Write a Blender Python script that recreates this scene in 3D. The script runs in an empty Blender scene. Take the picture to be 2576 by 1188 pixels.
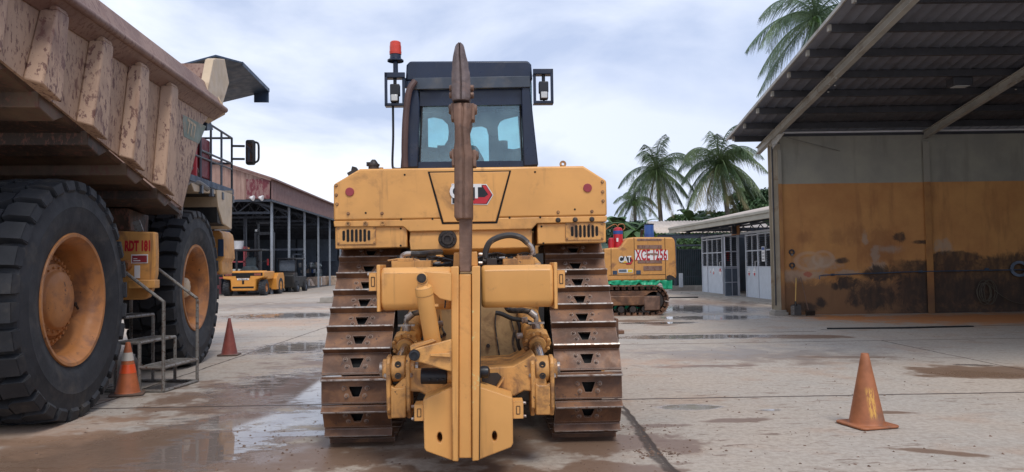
import bpy, bmesh, math, random
from mathutils import Vector, Matrix, noise as mnoise
sc = bpy.context.scene
COL = sc.collection
R = math.radians
random.seed(7)

# ------------------------------------------------------------ camera
CAMH = 1.65
FPX, CX, CY = 1900.0, 1288.0, 594.0          # photo measured at 2576 x 1188
_p, _r = R(2.14), R(0.8)
FW = Vector((0, math.cos(_p), math.sin(_p)))
_u = Vector((0, -math.sin(_p), math.cos(_p)))
RT = Vector((1, 0, 0)) * math.cos(_r) - _u * math.sin(_r)
UP = _u * math.cos(_r) + Vector((1, 0, 0)) * math.sin(_r)
CAMP = Vector((0, 0, CAMH))
cd = bpy.data.cameras.new('camera')
cam = bpy.data.objects.new('camera', cd)
COL.objects.link(cam)
cam.matrix_world = Matrix.Translation(CAMP) @ Matrix((RT, UP, -FW)).transposed().to_4x4()
cd.sensor_width = 36.0
cd.lens = FPX / 2576 * 36
cd.clip_start = 0.1
cd.clip_end = 3000
sc.camera = cam
sc.render.resolution_x, sc.render.resolution_y = 1024, 472

# ------------------------------------------------------------ world
SUN_EL, SUN_AZ = 56.0, 158.0                   # azimuth clockwise from +Y
w = bpy.data.worlds.new('World'); sc.world = w; w.use_nodes = True
nt = w.node_tree; nt.nodes.clear()
def wn(t, **k):
    n = nt.nodes.new(t)
    for a, b in k.items(): setattr(n, a, b)
    return n
out = wn('ShaderNodeOutputWorld'); bg = wn('ShaderNodeBackground'); bg.inputs['Strength'].default_value = 0.1
sky = wn('ShaderNodeTexSky', sky_type='NISHITA', sun_disc=False)
sky.sun_elevation = R(SUN_EL); sky.sun_rotation = R(SUN_AZ); sky.dust_density = 2.0
tc = wn('ShaderNodeTexCoord'); mp = wn('ShaderNodeMapping'); mp.inputs['Scale'].default_value = (1.0, 1.0, 2.2)
mp.inputs['Location'].default_value = (0.3, 0.1, 0.35)
nz = wn('ShaderNodeTexNoise'); nz.inputs['Scale'].default_value = 2.9; nz.inputs['Detail'].default_value = 7; nz.inputs['Roughness'].default_value = 0.52; nz.inputs['Distortion'].default_value = 0.35
cr = wn('ShaderNodeValToRGB')
cr.color_ramp.elements[0].position = 0.38; cr.color_ramp.elements[0].color = (4.2, 4.95, 6.7, 1)
cr.color_ramp.elements[1].position = 0.60; cr.color_ramp.elements[1].color = (7.9, 8.3, 9.2, 1)
# right-hand part of the sky is a darker blue-grey bank
sep = wn('ShaderNodeSeparateXYZ')
bank = wn('ShaderNodeMapRange'); bank.inputs['From Min'].default_value = -0.25; bank.inputs['From Max'].default_value = 0.5
bank.inputs['To Min'].default_value = 0.0; bank.inputs['To Max'].default_value = 0.62
bm_ = wn('ShaderNodeMixRGB', blend_type='MIX'); bm_.inputs['Color2'].default_value = (4.0, 4.8, 6.8, 1)
nt.links.new(tc.outputs['Generated'], mp.inputs['Vector']); nt.links.new(mp.outputs[0], nz.inputs['Vector'])
nt.links.new(nz.outputs['Fac'], cr.inputs[0])
nt.links.new(tc.outputs['Generated'], sep.inputs[0]); nt.links.new(sep.outputs['X'], bank.inputs['Value'])
nt.links.new(bank.outputs[0], bm_.inputs['Fac']); nt.links.new(cr.outputs[0], bm_.inputs['Color1'])
mx = wn('ShaderNodeMixRGB'); mx.inputs['Fac'].default_value = 0.93
nt.links.new(sky.outputs[0], mx.inputs['Color1']); nt.links.new(bm_.outputs[0], mx.inputs['Color2'])
nt.links.new(mx.outputs[0], bg.inputs['Color']); nt.links.new(bg.outputs[0], out.inputs['Surface'])

# ------------------------------------------------------------ sun behind thin cloud
sd = bpy.data.lights.new('sun', 'SUN'); sd.energy = 1.5; sd.angle = R(18); sd.color = (1.0, 0.95, 0.88)
so = bpy.data.objects.new('sun', sd); COL.objects.link(so)
_d = Vector((math.sin(R(SUN_AZ)) * math.cos(R(SUN_EL)), math.cos(R(SUN_AZ)) * math.cos(R(SUN_EL)), math.sin(R(SUN_EL))))
so.rotation_euler = _d.to_track_quat('Z', 'Y').to_euler()
sc.view_settings.view_transform = 'Standard'; sc.view_settings.look = 'None'
sc.view_settings.exposure = 0.46; sc.view_settings.gamma = 1.0
sc.render.engine = 'CYCLES'
sc.cycles.max_bounces = 6; sc.cycles.transparent_max_bounces = 12

# ------------------------------------------------------------ survey helpers: photo point at a known distance -> metres
def ray(u, v): return FW + RT * ((u - CX) / FPX) - UP * ((v - CY) / FPX)
def atY(u, v, Y): d = ray(u, v); return CAMP + d * (Y / d.y)
def atZ(u, v, Z=0.0): d = ray(u, v); return CAMP + d * ((Z - CAMH) / d.z)
class Frame:
    def __init__(s, x, y, a):
        s.o = Vector((x, y, 0)); a = R(a); s.a = a
        s.r = Vector((math.cos(a), math.sin(a), 0)); s.f = Vector((-math.sin(a), math.cos(a), 0))
    def loc(s, P): q = P - s.o; return Vector((q.dot(s.r), q.dot(s.f), q.z))
    def y(s, u, v, y): d = ray(u, v); return s.loc(CAMP + d * ((y - (CAMP - s.o).dot(s.f)) / d.dot(s.f)))
    def x(s, u, v, x): d = ray(u, v); return s.loc(CAMP + d * ((x - (CAMP - s.o).dot(s.r)) / d.dot(s.r)))
    def xz(s, pts, y): return [(q.x, q.z) for q in (s.y(u, v, y) for u, v in pts)]
    def yz(s, pts, x): return [(q.y, q.z) for q in (s.x(u, v, x) for u, v in pts)]

# ------------------------------------------------------------ mesh builder
class MB:
    def __init__(s): s.v = []; s.f = []; s.m = []; s.M = None; s.mi = 0; s.sm = []
    def add(s, vs, fs, smooth=False):
        o = len(s.v)
        for p in vs:
            p = Vector(p)
            if s.M is not None: p = s.M @ p
            s.v.append(p)
        for f in fs: s.f.append([i + o for i in f]); s.m.append(s.mi); s.sm.append(smooth)
        return s
    def bx(s, x0, x1, y0, y1, z0, z1):
        return s.add([(x0,y0,z0),(x1,y0,z0),(x1,y1,z0),(x0,y1,z0),(x0,y0,z1),(x1,y0,z1),(x1,y1,z1),(x0,y1,z1)],
                     [(3,2,1,0),(4,5,6,7),(0,1,5,4),(1,2,6,5),(2,3,7,6),(3,0,4,7)])
    def box(s, c, d, rz=0, rx=0, ry=0):
        M = Matrix.Translation(c) @ Matrix.Rotation(rz,4,'Z') @ Matrix.Rotation(ry,4,'Y') @ Matrix.Rotation(rx,4,'X')
        x, y, z = d[0]/2, d[1]/2, d[2]/2
        return s.add([M @ Vector(p) for p in [(-x,-y,-z),(x,-y,-z),(x,y,-z),(-x,y,-z),(-x,-y,z),(x,-y,z),(x,y,z),(-x,y,z)]],
                     [(3,2,1,0),(4,5,6,7),(0,1,5,4),(1,2,6,5),(2,3,7,6),(3,0,4,7)])
    def bar(s, a, b, w, h, upv=(0,0,1)):
        a, b = Vector(a), Vector(b); d = (b-a).normalized(); u = Vector(upv)
        if abs(d.dot(u)) > .98: u = Vector((0,1,0))
        sx = d.cross(u).normalized()*w/2; uu = sx.cross(d).normalized()*h/2
        return s.add([a-sx-uu,a+sx-uu,b+sx-uu,b-sx-uu,a-sx+uu,a+sx+uu,b+sx+uu,b-sx+uu],
                     [(3,2,1,0),(4,5,6,7),(0,1,5,4),(1,2,6,5),(2,3,7,6),(3,0,4,7)])
    def prism(s, pts, ax, a, b):
        n = len(pts)
        def P(q, t): return (t,q[0],q[1]) if ax=='x' else ((q[0],t,q[1]) if ax=='y' else (q[0],q[1],t))
        return s.add([P(q,a) for q in pts]+[P(q,b) for q in pts],
                     [list(range(n)), list(range(n,2*n))[::-1]]+[(i,i+n,(i+1)%n+n,(i+1)%n) for i in range(n)])
    def loft(s, pts0, pts1):
        n = len(pts0)
        return s.add(list(pts0)+list(pts1), [list(range(n)), list(range(n,2*n))[::-1]]+[(i,i+n,(i+1)%n+n,(i+1)%n) for i in range(n)])
    def quad(s, *p): return s.add(p, [tuple(range(len(p)))])
    def cyl(s, a, b, r0, r1=None, n=20):
        if r1 is None: r1 = r0
        a, b = Vector(a), Vector(b); return s.lathe([(0,0),(r0,0),(r1,(b-a).length),(0,(b-a).length)], a, b-a, n)
    def lathe(s, prof, o, ax, n=24, start=None, arc=2*math.pi):
        o = Vector(o); d = Vector(ax).normalized()
        u = Vector((0,0,1)) if abs(d.z) < .9 else Vector((1,0,0))
        e1 = d.cross(u).normalized(); e2 = d.cross(e1).normalized()
        vs, rings = [], []
        for r, h in prof:
            if r < 1e-6: rings.append([len(vs)]); vs.append(o+d*h)
            else:
                rings.append(list(range(len(vs), len(vs)+n)))
                for i in range(n):
                    t = 2*math.pi*i/n; vs.append(o+d*h+(e1*math.cos(t)+e2*math.sin(t))*r)
        fs = []
        for A, B in zip(rings, rings[1:]):
            if len(A)==1 and len(B)==1: continue
            for i in range(n):
                j = (i+1)%n
                if len(A)==1: fs.append((A[0],B[i],B[j]))
                elif len(B)==1: fs.append((A[i],A[j],B[0]))
                else: fs.append((A[i],A[j],B[j],B[i]))
        return s.add(vs, fs, True)
    def tube(s, pts, r, n=8, caps=True):
        pts = [Vector(p) for p in pts]; vs, fs = [], []
        rr = r if isinstance(r, (list,tuple)) else [r]*len(pts)
        d0 = (pts[1]-pts[0]).normalized(); u = Vector((0,0,1)) if abs(d0.z) < .9 else Vector((1,0,0))
        e = d0.cross(u).normalized()
        for i, p in enumerate(pts):
            if i == 0: d = d0
            elif i == len(pts)-1: d = (pts[i]-pts[i-1]).normalized()
            else: d = ((pts[i]-pts[i-1]).normalized()+(pts[i+1]-pts[i]).normalized()).normalized()
            e = (e-d*e.dot(d)).normalized(); g = d.cross(e)
            for k in range(n):
                t = 2*math.pi*k/n; vs.append(p+(e*math.cos(t)+g*math.sin(t))*rr[i])
        for i in range(len(pts)-1):
            for k in range(n): fs.append((i*n+k, i*n+(k+1)%n, (i+1)*n+(k+1)%n, (i+1)*n+k))
        if caps: fs.append(list(range(n))[::-1]); fs.append([len(vs)-n+k for k in range(n)])
        return s.add(vs, fs, True)
    def bolt(s, c, ax=(0,-1,0), r=.014, h=.012, n=6): return s.cyl(c, Vector(c)+Vector(ax).normalized()*h, r, r*.93, n)
    def build(s, name, mats, parent=None, bevel=0, ang=35, seg=2, smooth=True):
        me = bpy.data.meshes.new(name); me.from_pydata([tuple(p) for p in s.v], [], s.f)
        mats = mats if isinstance(mats, (list,tuple)) else [mats]
        for m in mats: me.materials.append(m)
        me.polygons.foreach_set('material_index', s.m)
        b = bmesh.new(); b.from_mesh(me); bmesh.ops.recalc_face_normals(b, faces=b.faces); b.to_mesh(me); b.free()
        if smooth or bevel:
            me.polygons.foreach_set('use_smooth', [True]*len(me.polygons)); me.set_sharp_from_angle(angle=R(ang))
        me.update()
        o = bpy.data.objects.new(name, me); COL.objects.link(o)
        if parent is not None: o.parent = parent
        if bevel:
            m = o.modifiers.new('b','BEVEL'); m.width = bevel; m.segments = seg; m.limit_method = 'ANGLE'; m.angle_limit = R(40); m.harden_normals = False
        return o
def curve_pts(pts, k=6):
    pts = [Vector(p) for p in pts]; P = [pts[0]*2-pts[1]]+pts+[pts[-1]*2-pts[-2]]; o = []
    for i in range(1, len(P)-2):
        for j in range(k):
            t = j/k; a, b, c, d = P[i-1], P[i], P[i+1], P[i+2]
            o.append(.5*((2*b)+(c-a)*t+(2*a-5*b+4*c-d)*t*t+(3*b-a-3*c+d)*t**3))
    return o+[pts[-1]]
def tag(o, label=None, cat=None, group=None, kind=None):
    for k, v in (('label',label),('category',cat),('group',group),('kind',kind)):
        if v: o[k] = v
    return o
def thing(name, label, cat, loc=(0,0,0), rz=0, group=None):
    o = bpy.data.objects.new(name, None); COL.objects.link(o); o.location = loc; o.rotation_euler = (0,0,rz)
    o.empty_display_size = .3
    return tag(o, label, cat, group)
def kids(o): return [c for c in COL.objects if c.parent == o]
def dup(o, loc=None, rz=None, label=None, parent=None):
    c = o.copy(); COL.objects.link(c)
    if loc is not None: c.location = loc
    if rz is not None: c.rotation_euler = (0,0,rz)
    if label: c['label'] = label
    if parent is not None: c.parent = parent
    for k in kids(o): dup(k, parent=c)
    return c
def text(s, name, size, M, mat, parent, ext=.002, bold=0.0, sx=1.0):
    cu = bpy.data.curves.new(name, 'FONT'); cu.body = s; cu.size = size; cu.extrude = ext; cu.offset = bold
    cu.align_x = 'CENTER'; cu.align_y = 'CENTER'; cu.resolution_u = 3
    t = bpy.data.objects.new(name, cu); COL.objects.link(t)
    bpy.context.view_layer.update()
    me = bpy.data.meshes.new_from_object(t.evaluated_get(bpy.context.evaluated_depsgraph_get()))
    bpy.data.objects.remove(t); bpy.data.curves.remove(cu)
    me.transform(M @ Matrix.Diagonal((sx,1,1,1))); me.materials.clear(); me.materials.append(mat)
    o = bpy.data.objects.new(name, me); COL.objects.link(o); o.parent = parent
    return o
FACE_Y = Matrix.Rotation(R(90),4,'X')           # text facing -Y

# ------------------------------------------------------------ materials
class NT:
    def __init__(s, name):
        s.m = bpy.data.materials.new(name); s.m.use_nodes = True; s.t = s.m.node_tree
        s.b = s.t.nodes['Principled BSDF']; s.co = s.n('ShaderNodeTexCoord').outputs['Object']
    def n(s, t, **k):
        x = s.t.nodes.new(t)
        for a, b in k.items(): setattr(x, a, b)
        return x
    def put(s, inp, v):
        if hasattr(v, 'is_output'): s.t.links.new(v, inp)
        elif isinstance(v, (tuple,list)) and len(v) == 3 and inp.type == 'RGBA': inp.default_value = (*v, 1)
        else: inp.default_value = v
    def map(s, scale=(1,1,1), loc=(0,0,0), rot=(0,0,0), vec=None):
        x = s.n('ShaderNodeMapping'); s.put(x.inputs['Vector'], vec if vec is not None else s.co)
        x.inputs['Scale'].default_value = scale; x.inputs['Location'].default_value = loc; x.inputs['Rotation'].default_value = rot
        return x.outputs[0]
    def noise(s, scale, detail=4, rough=.55, vec=None, dist=0):
        x = s.n('ShaderNodeTexNoise'); s.put(x.inputs['Vector'], vec if vec is not None else s.co)
        x.inputs['Scale'].default_value = scale; x.inputs['Detail'].default_value = detail; x.inputs['Roughness'].default_value = rough; x.inputs['Distortion'].default_value = dist
        return x.outputs['Fac']
    def rng(s, v, a, b, c=0.0, d=1.0, smooth=True):
        x = s.n('ShaderNodeMapRange'); x.interpolation_type = 'SMOOTHSTEP' if smooth else 'LINEAR'
        s.put(x.inputs['Value'], v); x.inputs['From Min'].default_value = a; x.inputs['From Max'].default_value = b
        x.inputs['To Min'].default_value = c; x.inputs['To Max'].default_value = d; return x.outputs[0]
    def ma(s, op, a, b=0.0, c=0.0, clamp=False):
        x = s.n('ShaderNodeMath', operation=op, use_clamp=clamp); s.put(x.inputs[0], a); s.put(x.inputs[1], b); s.put(x.inputs[2], c); return x.outputs[0]
    def mix(s, f, a, b, mode='MIX'):
        x = s.n('ShaderNodeMixRGB', blend_type=mode); s.put(x.inputs[0], f); s.put(x.inputs[1], a); s.put(x.inputs[2], b); return x.outputs[0]
    def xyz(s, vec=None):
        x = s.n('ShaderNodeSeparateXYZ'); s.put(x.inputs[0], vec if vec is not None else s.co); return x.outputs
    def bump(s, h, strength=.3, dist=.02):
        x = s.n('ShaderNodeBump'); x.inputs['Strength'].default_value = strength; x.inputs['Distance'].default_value = dist
        s.put(x.inputs['Height'], h); s.put(s.b.inputs['Normal'], x.outputs[0])
    def out(s, col=None, rough=None, metal=None, spec=None):
        for k, v in (('Base Color',col),('Roughness',rough),('Metallic',metal),('Specular IOR Level',spec)):
            if v is not None: s.put(s.b.inputs[k], v)
        return s.m
def mul(c, k): return tuple(x*k for x in c)
def mat(name, col, rough=.5, metal=0, var=.15, vs=3, dirt=None, dirt_amt=.5, ds=2.5, streak=None, streak_amt=.5, chips=None, chip_amt=.62, cs=18, bump=.15, bs=30, bd=.004, spec=.5, edge=None, er=.012):
    t = NT(name)
    rnd = t.n('ShaderNodeObjectInfo').outputs['Random']; va = t.n('ShaderNodeVectorMath', operation='ADD'); cb = t.n('ShaderNodeCombineXYZ')
    for k_ in range(3): t.put(cb.inputs[k_], t.ma('MULTIPLY', rnd, 17.0+5*k_))
    t.put(va.inputs[0], t.co); t.put(va.inputs[1], cb.outputs[0]); t.co = va.outputs[0]
    c = t.mix(t.rng(t.noise(vs,5), .3, .7), mul(col, 1-var), mul(col, 1+var*.6))
    rg = t.rng(t.noise(vs*2.3,3), .3, .7, max(rough-.08,.02), min(rough+.1,1))
    if dirt: c = t.mix(t.rng(t.noise(ds,7,.65,dist=.4), 1-dirt_amt, 1-dirt_amt+.22), c, dirt)
    if streak: c = t.mix(t.rng(t.noise(1,5,.6,vec=t.map((9,9,.7))), 1-streak_amt, 1-streak_amt+.2), c, streak)
    if chips: c = t.mix(t.rng(t.noise(cs,6,.7), chip_amt, chip_amt+.03), c, chips)
    if edge:                                # paint worn through along the edges
        bv = t.n('ShaderNodeBevel'); bv.samples = 4; bv.inputs['Radius'].default_value = er
        gm = t.n('ShaderNodeNewGeometry'); dp = t.n('ShaderNodeVectorMath', operation='DOT_PRODUCT'); t.put(dp.inputs[0], bv.outputs[0]); t.put(dp.inputs[1], gm.outputs['Normal'])
        e_ = t.rng(t.ma('MULTIPLY_ADD', t.noise(9,5,.7), .22, t.ma('SUBTRACT', 1.0, dp.outputs['Value'])), .135, .20)
        c = t.mix(e_, c, edge)
    if bump: t.bump(t.noise(bs,4), bump, bd)
    return t.out(c, rg, metal, spec)
M = {}
def mk(k, *a, **kw): M[k] = mat(k, *a, **kw); return M[k]
YEL = (.69,.345,.10)
mk('yellow_paint', YEL, .42, var=.10, vs=2, dirt=(.34,.17,.06), dirt_amt=.47, ds=2.2, streak=(.30,.15,.055), streak_amt=.42, chips=(.14,.075,.04), chip_amt=.70, cs=26, bump=.05, edge=(.30,.15,.06))
mk('yellow_worn', mul(YEL,.92), .5, var=.12, vs=4, dirt=(.24,.12,.05), dirt_amt=.55, ds=5, streak=(.18,.09,.04), streak_amt=.46, chips=(.08,.045,.03), chip_amt=.63, cs=14, bump=.12, edge=(.14,.08,.05))
mk('yellow_old', (.60,.29,.08), .55, var=.12, vs=3, dirt=(.30,.14,.06), dirt_amt=.5, ds=3, streak=(.24,.12,.06), streak_amt=.42, chips=(.10,.05,.03), chip_amt=.68, cs=12, bump=.15)
mk('yellow_case', (.38,.25,.12), .6, var=.15, dirt=(.2,.12,.06), dirt_amt=.52, ds=5, chips=(.08,.05,.03), chip_amt=.68, cs=10)
mk('track_steel', (.14,.066,.036), .55, metal=.1, var=.4, vs=4, dirt=(.25,.12,.055), dirt_amt=.54, ds=4, chips=(.06,.035,.03), chip_amt=.62, cs=18, bump=.35, bs=40, bd=.006, edge=(.34,.27,.23), er=.008)
mk('worn_steel', (.42,.38,.35), .4, metal=.6, var=.25, vs=12, dirt=(.16,.09,.06), dirt_amt=.55, ds=20)
mk('shank_steel', (.20,.115,.08), .55, metal=.25, var=.3, vs=6, dirt=(.06,.04,.035), dirt_amt=.46, ds=7, streak=(.09,.05,.04), streak_amt=.5, bump=.5, bs=22, bd=.012)
mk('tip_steel', (.17,.13,.125), .5, metal=.3, var=.3, vs=6, dirt=(.24,.15,.12), dirt_amt=.46, ds=7, streak=(.07,.05,.05), streak_amt=.48, bump=.6, bs=18, bd=.014)
mk('chrome', (.55,.56,.58), .2, metal=1, var=.1, bump=0)
mk('cab_paint', (.012,.020,.045), .32, var=.2, dirt=(.05,.05,.06), dirt_amt=.44, ds=2, bump=.03)
mk('cab_dust', (.045,.06,.085), .5, var=.3, dirt=(.12,.11,.10), dirt_amt=.5, ds=3, bump=.05)
mk('black_rubber', (.015,.015,.017), .55, var=.3, bump=.1)
mk('black_paint', (.012,.013,.018), .45, var=.3, bump=.05)
mk('hose', (.035,.033,.033), .5, var=.3, dirt=(.2,.15,.11), dirt_amt=.5, ds=12)
mk('hose_brown', (.09,.05,.045), .6, var=.3)
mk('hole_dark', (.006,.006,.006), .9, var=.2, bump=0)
mk('dark_grease', (.03,.022,.018), .45, var=.4, vs=6, dirt=(.12,.07,.04), dirt_amt=.45, ds=6)
mk('reflector_red', (.30,.04,.05), .35, var=.1, bump=0)
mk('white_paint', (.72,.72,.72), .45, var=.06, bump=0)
mk('red_paint', (.48,.02,.03), .4, var=.12, bump=0)
mk('tyre', (.026,.028,.033), .72, var=.25, vs=3, dirt=(.065,.058,.052), dirt_amt=.48, ds=2.5, bump=.25, bs=25, bd=.01, spec=.4)
mk('rim_orange', (.46,.185,.055), .55, var=.18, vs=3, dirt=(.25,.11,.05), dirt_amt=.55, ds=3, chips=(.14,.06,.03), chip_amt=.64, cs=9, bump=.1)
def body_mat(name, base, rust, amt):
    t = NT(name)
    c = t.mix(t.rng(t.noise(1.1,5), .3, .7), mul(base,.86), mul(base,1.1))
    c = t.mix(t.rng(t.noise(.75,6,.6,vec=t.map((1,1,.7),(3,1,2))), amt, amt+.16, 0, .85), c, rust)
    sp = t.noise(17,6,.72,vec=t.map((1,1.2,.5)))
    c = t.mix(t.ma('MULTIPLY', t.rng(sp, .525, .585), t.rng(t.noise(.9,3), .32, .50)), c, (.15,.068,.05))
    c = t.mix(t.rng(t.noise(1,4,.6,vec=t.map((5,5,.5))), .58, .75, 0, .5), c, (.22,.10,.06))
    t.bump(sp, .25, .01)
    return t.out(c, .6)
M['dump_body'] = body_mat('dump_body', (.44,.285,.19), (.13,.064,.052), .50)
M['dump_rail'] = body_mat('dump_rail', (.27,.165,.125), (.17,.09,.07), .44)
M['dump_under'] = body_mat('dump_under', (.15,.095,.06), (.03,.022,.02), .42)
mk('cream_paint', (.55,.42,.28), .5, var=.1, dirt=(.3,.2,.13), dirt_amt=.45, streak=(.3,.2,.13), streak_amt=.38)
mk('canopy_blue', (.03,.055,.10), .5, var=.25, dirt=(.1,.1,.1), dirt_amt=.42)
mk('rail_grey', (.10,.115,.14), .45, var=.2, metal=.2)
mk('frame_black', (.014,.013,.013), .6, var=.4, vs=4, dirt=(.05,.03,.02), dirt_amt=.46)
mk('galv', (.21,.20,.185), .5, metal=.3, var=.2, vs=8, dirt=(.12,.07,.045), dirt_amt=.5, ds=14, chips=(.09,.05,.03), chip_amt=.56, cs=26)
mk('concrete_block', (.33,.30,.26), .8, var=.2)
mk('clad_brown', (.20,.115,.105), .6, var=.1, streak=(.27,.17,.15), streak_amt=.48)
mk('steel_grey', (.085,.10,.13), .5, metal=.2, var=.2)
mk('steel_dark', (.035,.045,.065), .55, var=.3)
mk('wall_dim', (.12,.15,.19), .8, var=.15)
mk('wood', (.50,.42,.30), .75, var=.2, vs=8)
mk('steel_pale', (.26,.29,.33), .5, var=.15)
mk('carton', (.50,.37,.28), .8, var=.25, vs=5)
mk('foliage_dark', (.035,.075,.025), .6, var=.4, vs=1.5, spec=.3)
mk('leaf_light', (.10,.20,.04), .55, var=.4, vs=2, spec=.3)
mk('trunk_bark', (.14,.12,.10), .9, var=.3, vs=4, bump=.6, bs=8, bd=.04)
mk('blue_plastic', (.03,.09,.32), .4, var=.1)
mk('green_tarp', (.015,.38,.19), .4, var=.2, vs=5)
# ------------------------------------------------------------ ground
def ground_mat():
    t = NT('yard_concrete'); X, Y, Z = t.xyz()
    warp = t.noise(2.2, 5, .6); w2 = t.ma('MULTIPLY', t.ma('SUBTRACT', warp, .5), 1.0)
    n_big = t.noise(.35, 5, .6); n_mid = t.noise(1.6, 6, .62); n_fine = t.noise(16, 6, .7)
    flat = t.map((1, 1, 1)); fleck = t.noise(6.0, 6, .68, vec=t.map((.45, 1.5, 1)))
    c = t.mix(t.rng(n_big, .35, .65), (.455,.385,.315), (.41,.375,.33))
    c = t.mix(t.rng(n_mid, .35, .7), c, t.mix(.55, c, (.47,.41,.35)))
    c = t.mix(t.rng(t.noise(.8, 6, .6, vec=t.map((1,1,1),(7,3,0))), .52, .68, 0, .55), c, (.40,.27,.19))
    c = t.mix(t.ma('MULTIPLY', t.rng(fleck, .57, .63, 0, .8), t.rng(t.noise(.55,4,.6,vec=t.map((1,1,1),(11,5,0))), .38, .6, .2, 1)), c, (.15,.09,.062))
    c = t.mix(t.rng(t.noise(1.7,7,.7,vec=t.map((.55,1.6,1),(2,9,0)),dist=.8), .62, .66, 0, .5), c, (.24,.15,.10))
    c = t.mix(t.rng(n_fine, .38, .62, 0, .5), c, t.mix(.8, c, (.22,.175,.14)))
    c = t.mix(t.rng(t.noise(38,4,.7), .62, .68, 0, .5), c, (.14,.10,.075))
    def ell(cx, cy, rx, ry, ang=0, soft=.25, k=.9, nv=None):
        dx = t.ma('SUBTRACT', X, cx); dy = t.ma('SUBTRACT', Y, cy); ca, sa = math.cos(R(ang)), math.sin(R(ang))
        a = t.ma('MULTIPLY', t.ma('MULTIPLY_ADD', dx, ca, t.ma('MULTIPLY', dy, sa)), 1/rx)
        b = t.ma('MULTIPLY', t.ma('MULTIPLY_ADD', dy, ca, t.ma('MULTIPLY', dx, -sa)), 1/ry)
        r = t.ma('SQRT', t.ma('MULTIPLY_ADD', a, a, t.ma('MULTIPLY', b, b)))
        return t.rng(t.ma('MULTIPLY_ADD', t.ma('SUBTRACT', nv or warp, .5), k*2, r), 1.0, 1.0-soft)
    def union(ms):
        o = ms[0]
        for m in ms[1:]: o = t.ma('MAXIMUM', o, m)
        return o
    def line(coord, other, c0, tilt, wd, lo=None, hi=None, wob=.03):
        d = t.ma('SUBTRACT', t.ma('MULTIPLY_ADD', other, -tilt, coord), c0)
        d = t.ma('ABSOLUTE', t.ma('MULTIPLY_ADD', w2, wob*2, d))
        m = t.rng(d, wd, wd*.45)
        if lo is not None: m = t.ma('MULTIPLY', m, t.ma('GREATER_THAN', other, lo))
        if hi is not None: m = t.ma('MULTIPLY', m, t.ma('LESS_THAN', other, hi))
        return m
    # slab-to-slab tone
    slab = t.ma('ADD', t.ma('FLOOR', t.ma('DIVIDE', t.ma('SUBTRACT', X, 1.25), 6.3)), t.ma('MULTIPLY', t.ma('FLOOR', t.ma('DIVIDE', t.ma('SUBTRACT', Y, 9.2), 6.2)), 3.7))
    sv = t.n('ShaderNodeTexWhiteNoise', noise_dimensions='1D'); t.put(sv.inputs['W'], slab)
    c = t.mix(1.0, c, t.mix(sv.outputs['Value'], (.90,.89,.88), (1.06,1.04,1.02)), 'MULTIPLY')
    # mud and damp stains; brown at front left also paints the truck's reflection
    damp = union([ell(-3.6,6.8,1.9,1.5,12,.3,.8), ell(-3.2,9.9,1.8,2.2,0,.5,1.5), ell(-2.0,6.6,1.0,.9,0,.3,1.4), ell(-2.3,13.2,2.5,1.2,0,.8,1.6),
                  ell(7.0,10.9,1.5,.85,-18,.25,.7), ell(6.1,16.4,1.3,.5,-8,.25,.7), ell(3.2,21.4,1.6,.6,0,.5,1.0), ell(3.9,20.3,.5,.8,0,.5,1.0),
                  ell(-.35,5.6,1.6,.9,0,.3,1.3), ell(.9,7.0,.8,.5,0,.3,1.3), ell(.75,6.0,.55,.35,0,.2,1.0), ell(4.0,8.2,.35,.10,-10,.4,.8), ell(2.3,7.9,.4,.12,5,.4,.9), ell(5.4,12.9,1.4,.22,-10,.5,1.0), ell(3.0,12.0,1.2,.2,0,.5,1.2), ell(-.3,7.2,2.0,1.0,0,.7,1.2), ell(6.8,29,3.2,5,0,.5,1.8), ell(9.2,22.2,1.4,.25,-6,.3,.9),
                  ell(3.2,5.6,.8,.16,-30,.5,1.2), ell(3.6,6.5,.5,.1,-25,.5,1.2), ell(1.5,7.7,.35,.12,0,.5,1.0), ell(4.2,13.4,3.2,1.6,-12,1.0,1.5), ell(-9,33,8,4,0,1,1.6)])
    c = t.mix(t.ma('MULTIPLY', damp, .84), c, (.165,.094,.057))
    orange = union([ell(13.2,20.6,5.4,2.6,0,.6,.7), ell(9.6,21.4,1.8,1.5,0,.7,.9)])
    clay = union([ell(-7.5,22,5,2.2,20,.8,1.4), ell(-6,30,3.6,.8,14,.6,1.2), ell(1.7,12.5,2.0,.9,0,1,1.4), ell(-5.0,7.6,1.6,1.4,30,1,1.0)])
    c = t.mix(t.ma('MULTIPLY', clay, .45), c, (.50,.31,.20))
    grey = union([ell(4.5,13.8,3.4,1.7,0,1,1.2), ell(7,26,3.2,6,0,1,1.6), ell(-9,33,6,2.5,10,1,1.5)])
    c = t.mix(t.ma('MULTIPLY', grey, .45), c, (.36,.355,.34))
    c = t.mix(t.ma('MULTIPLY', orange, .95), c, (.50,.20,.065))
    # standing water
    brk = t.noise(4.2, 8, .74, vec=t.map((.6,1.5,1)), dist=.5)
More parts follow.
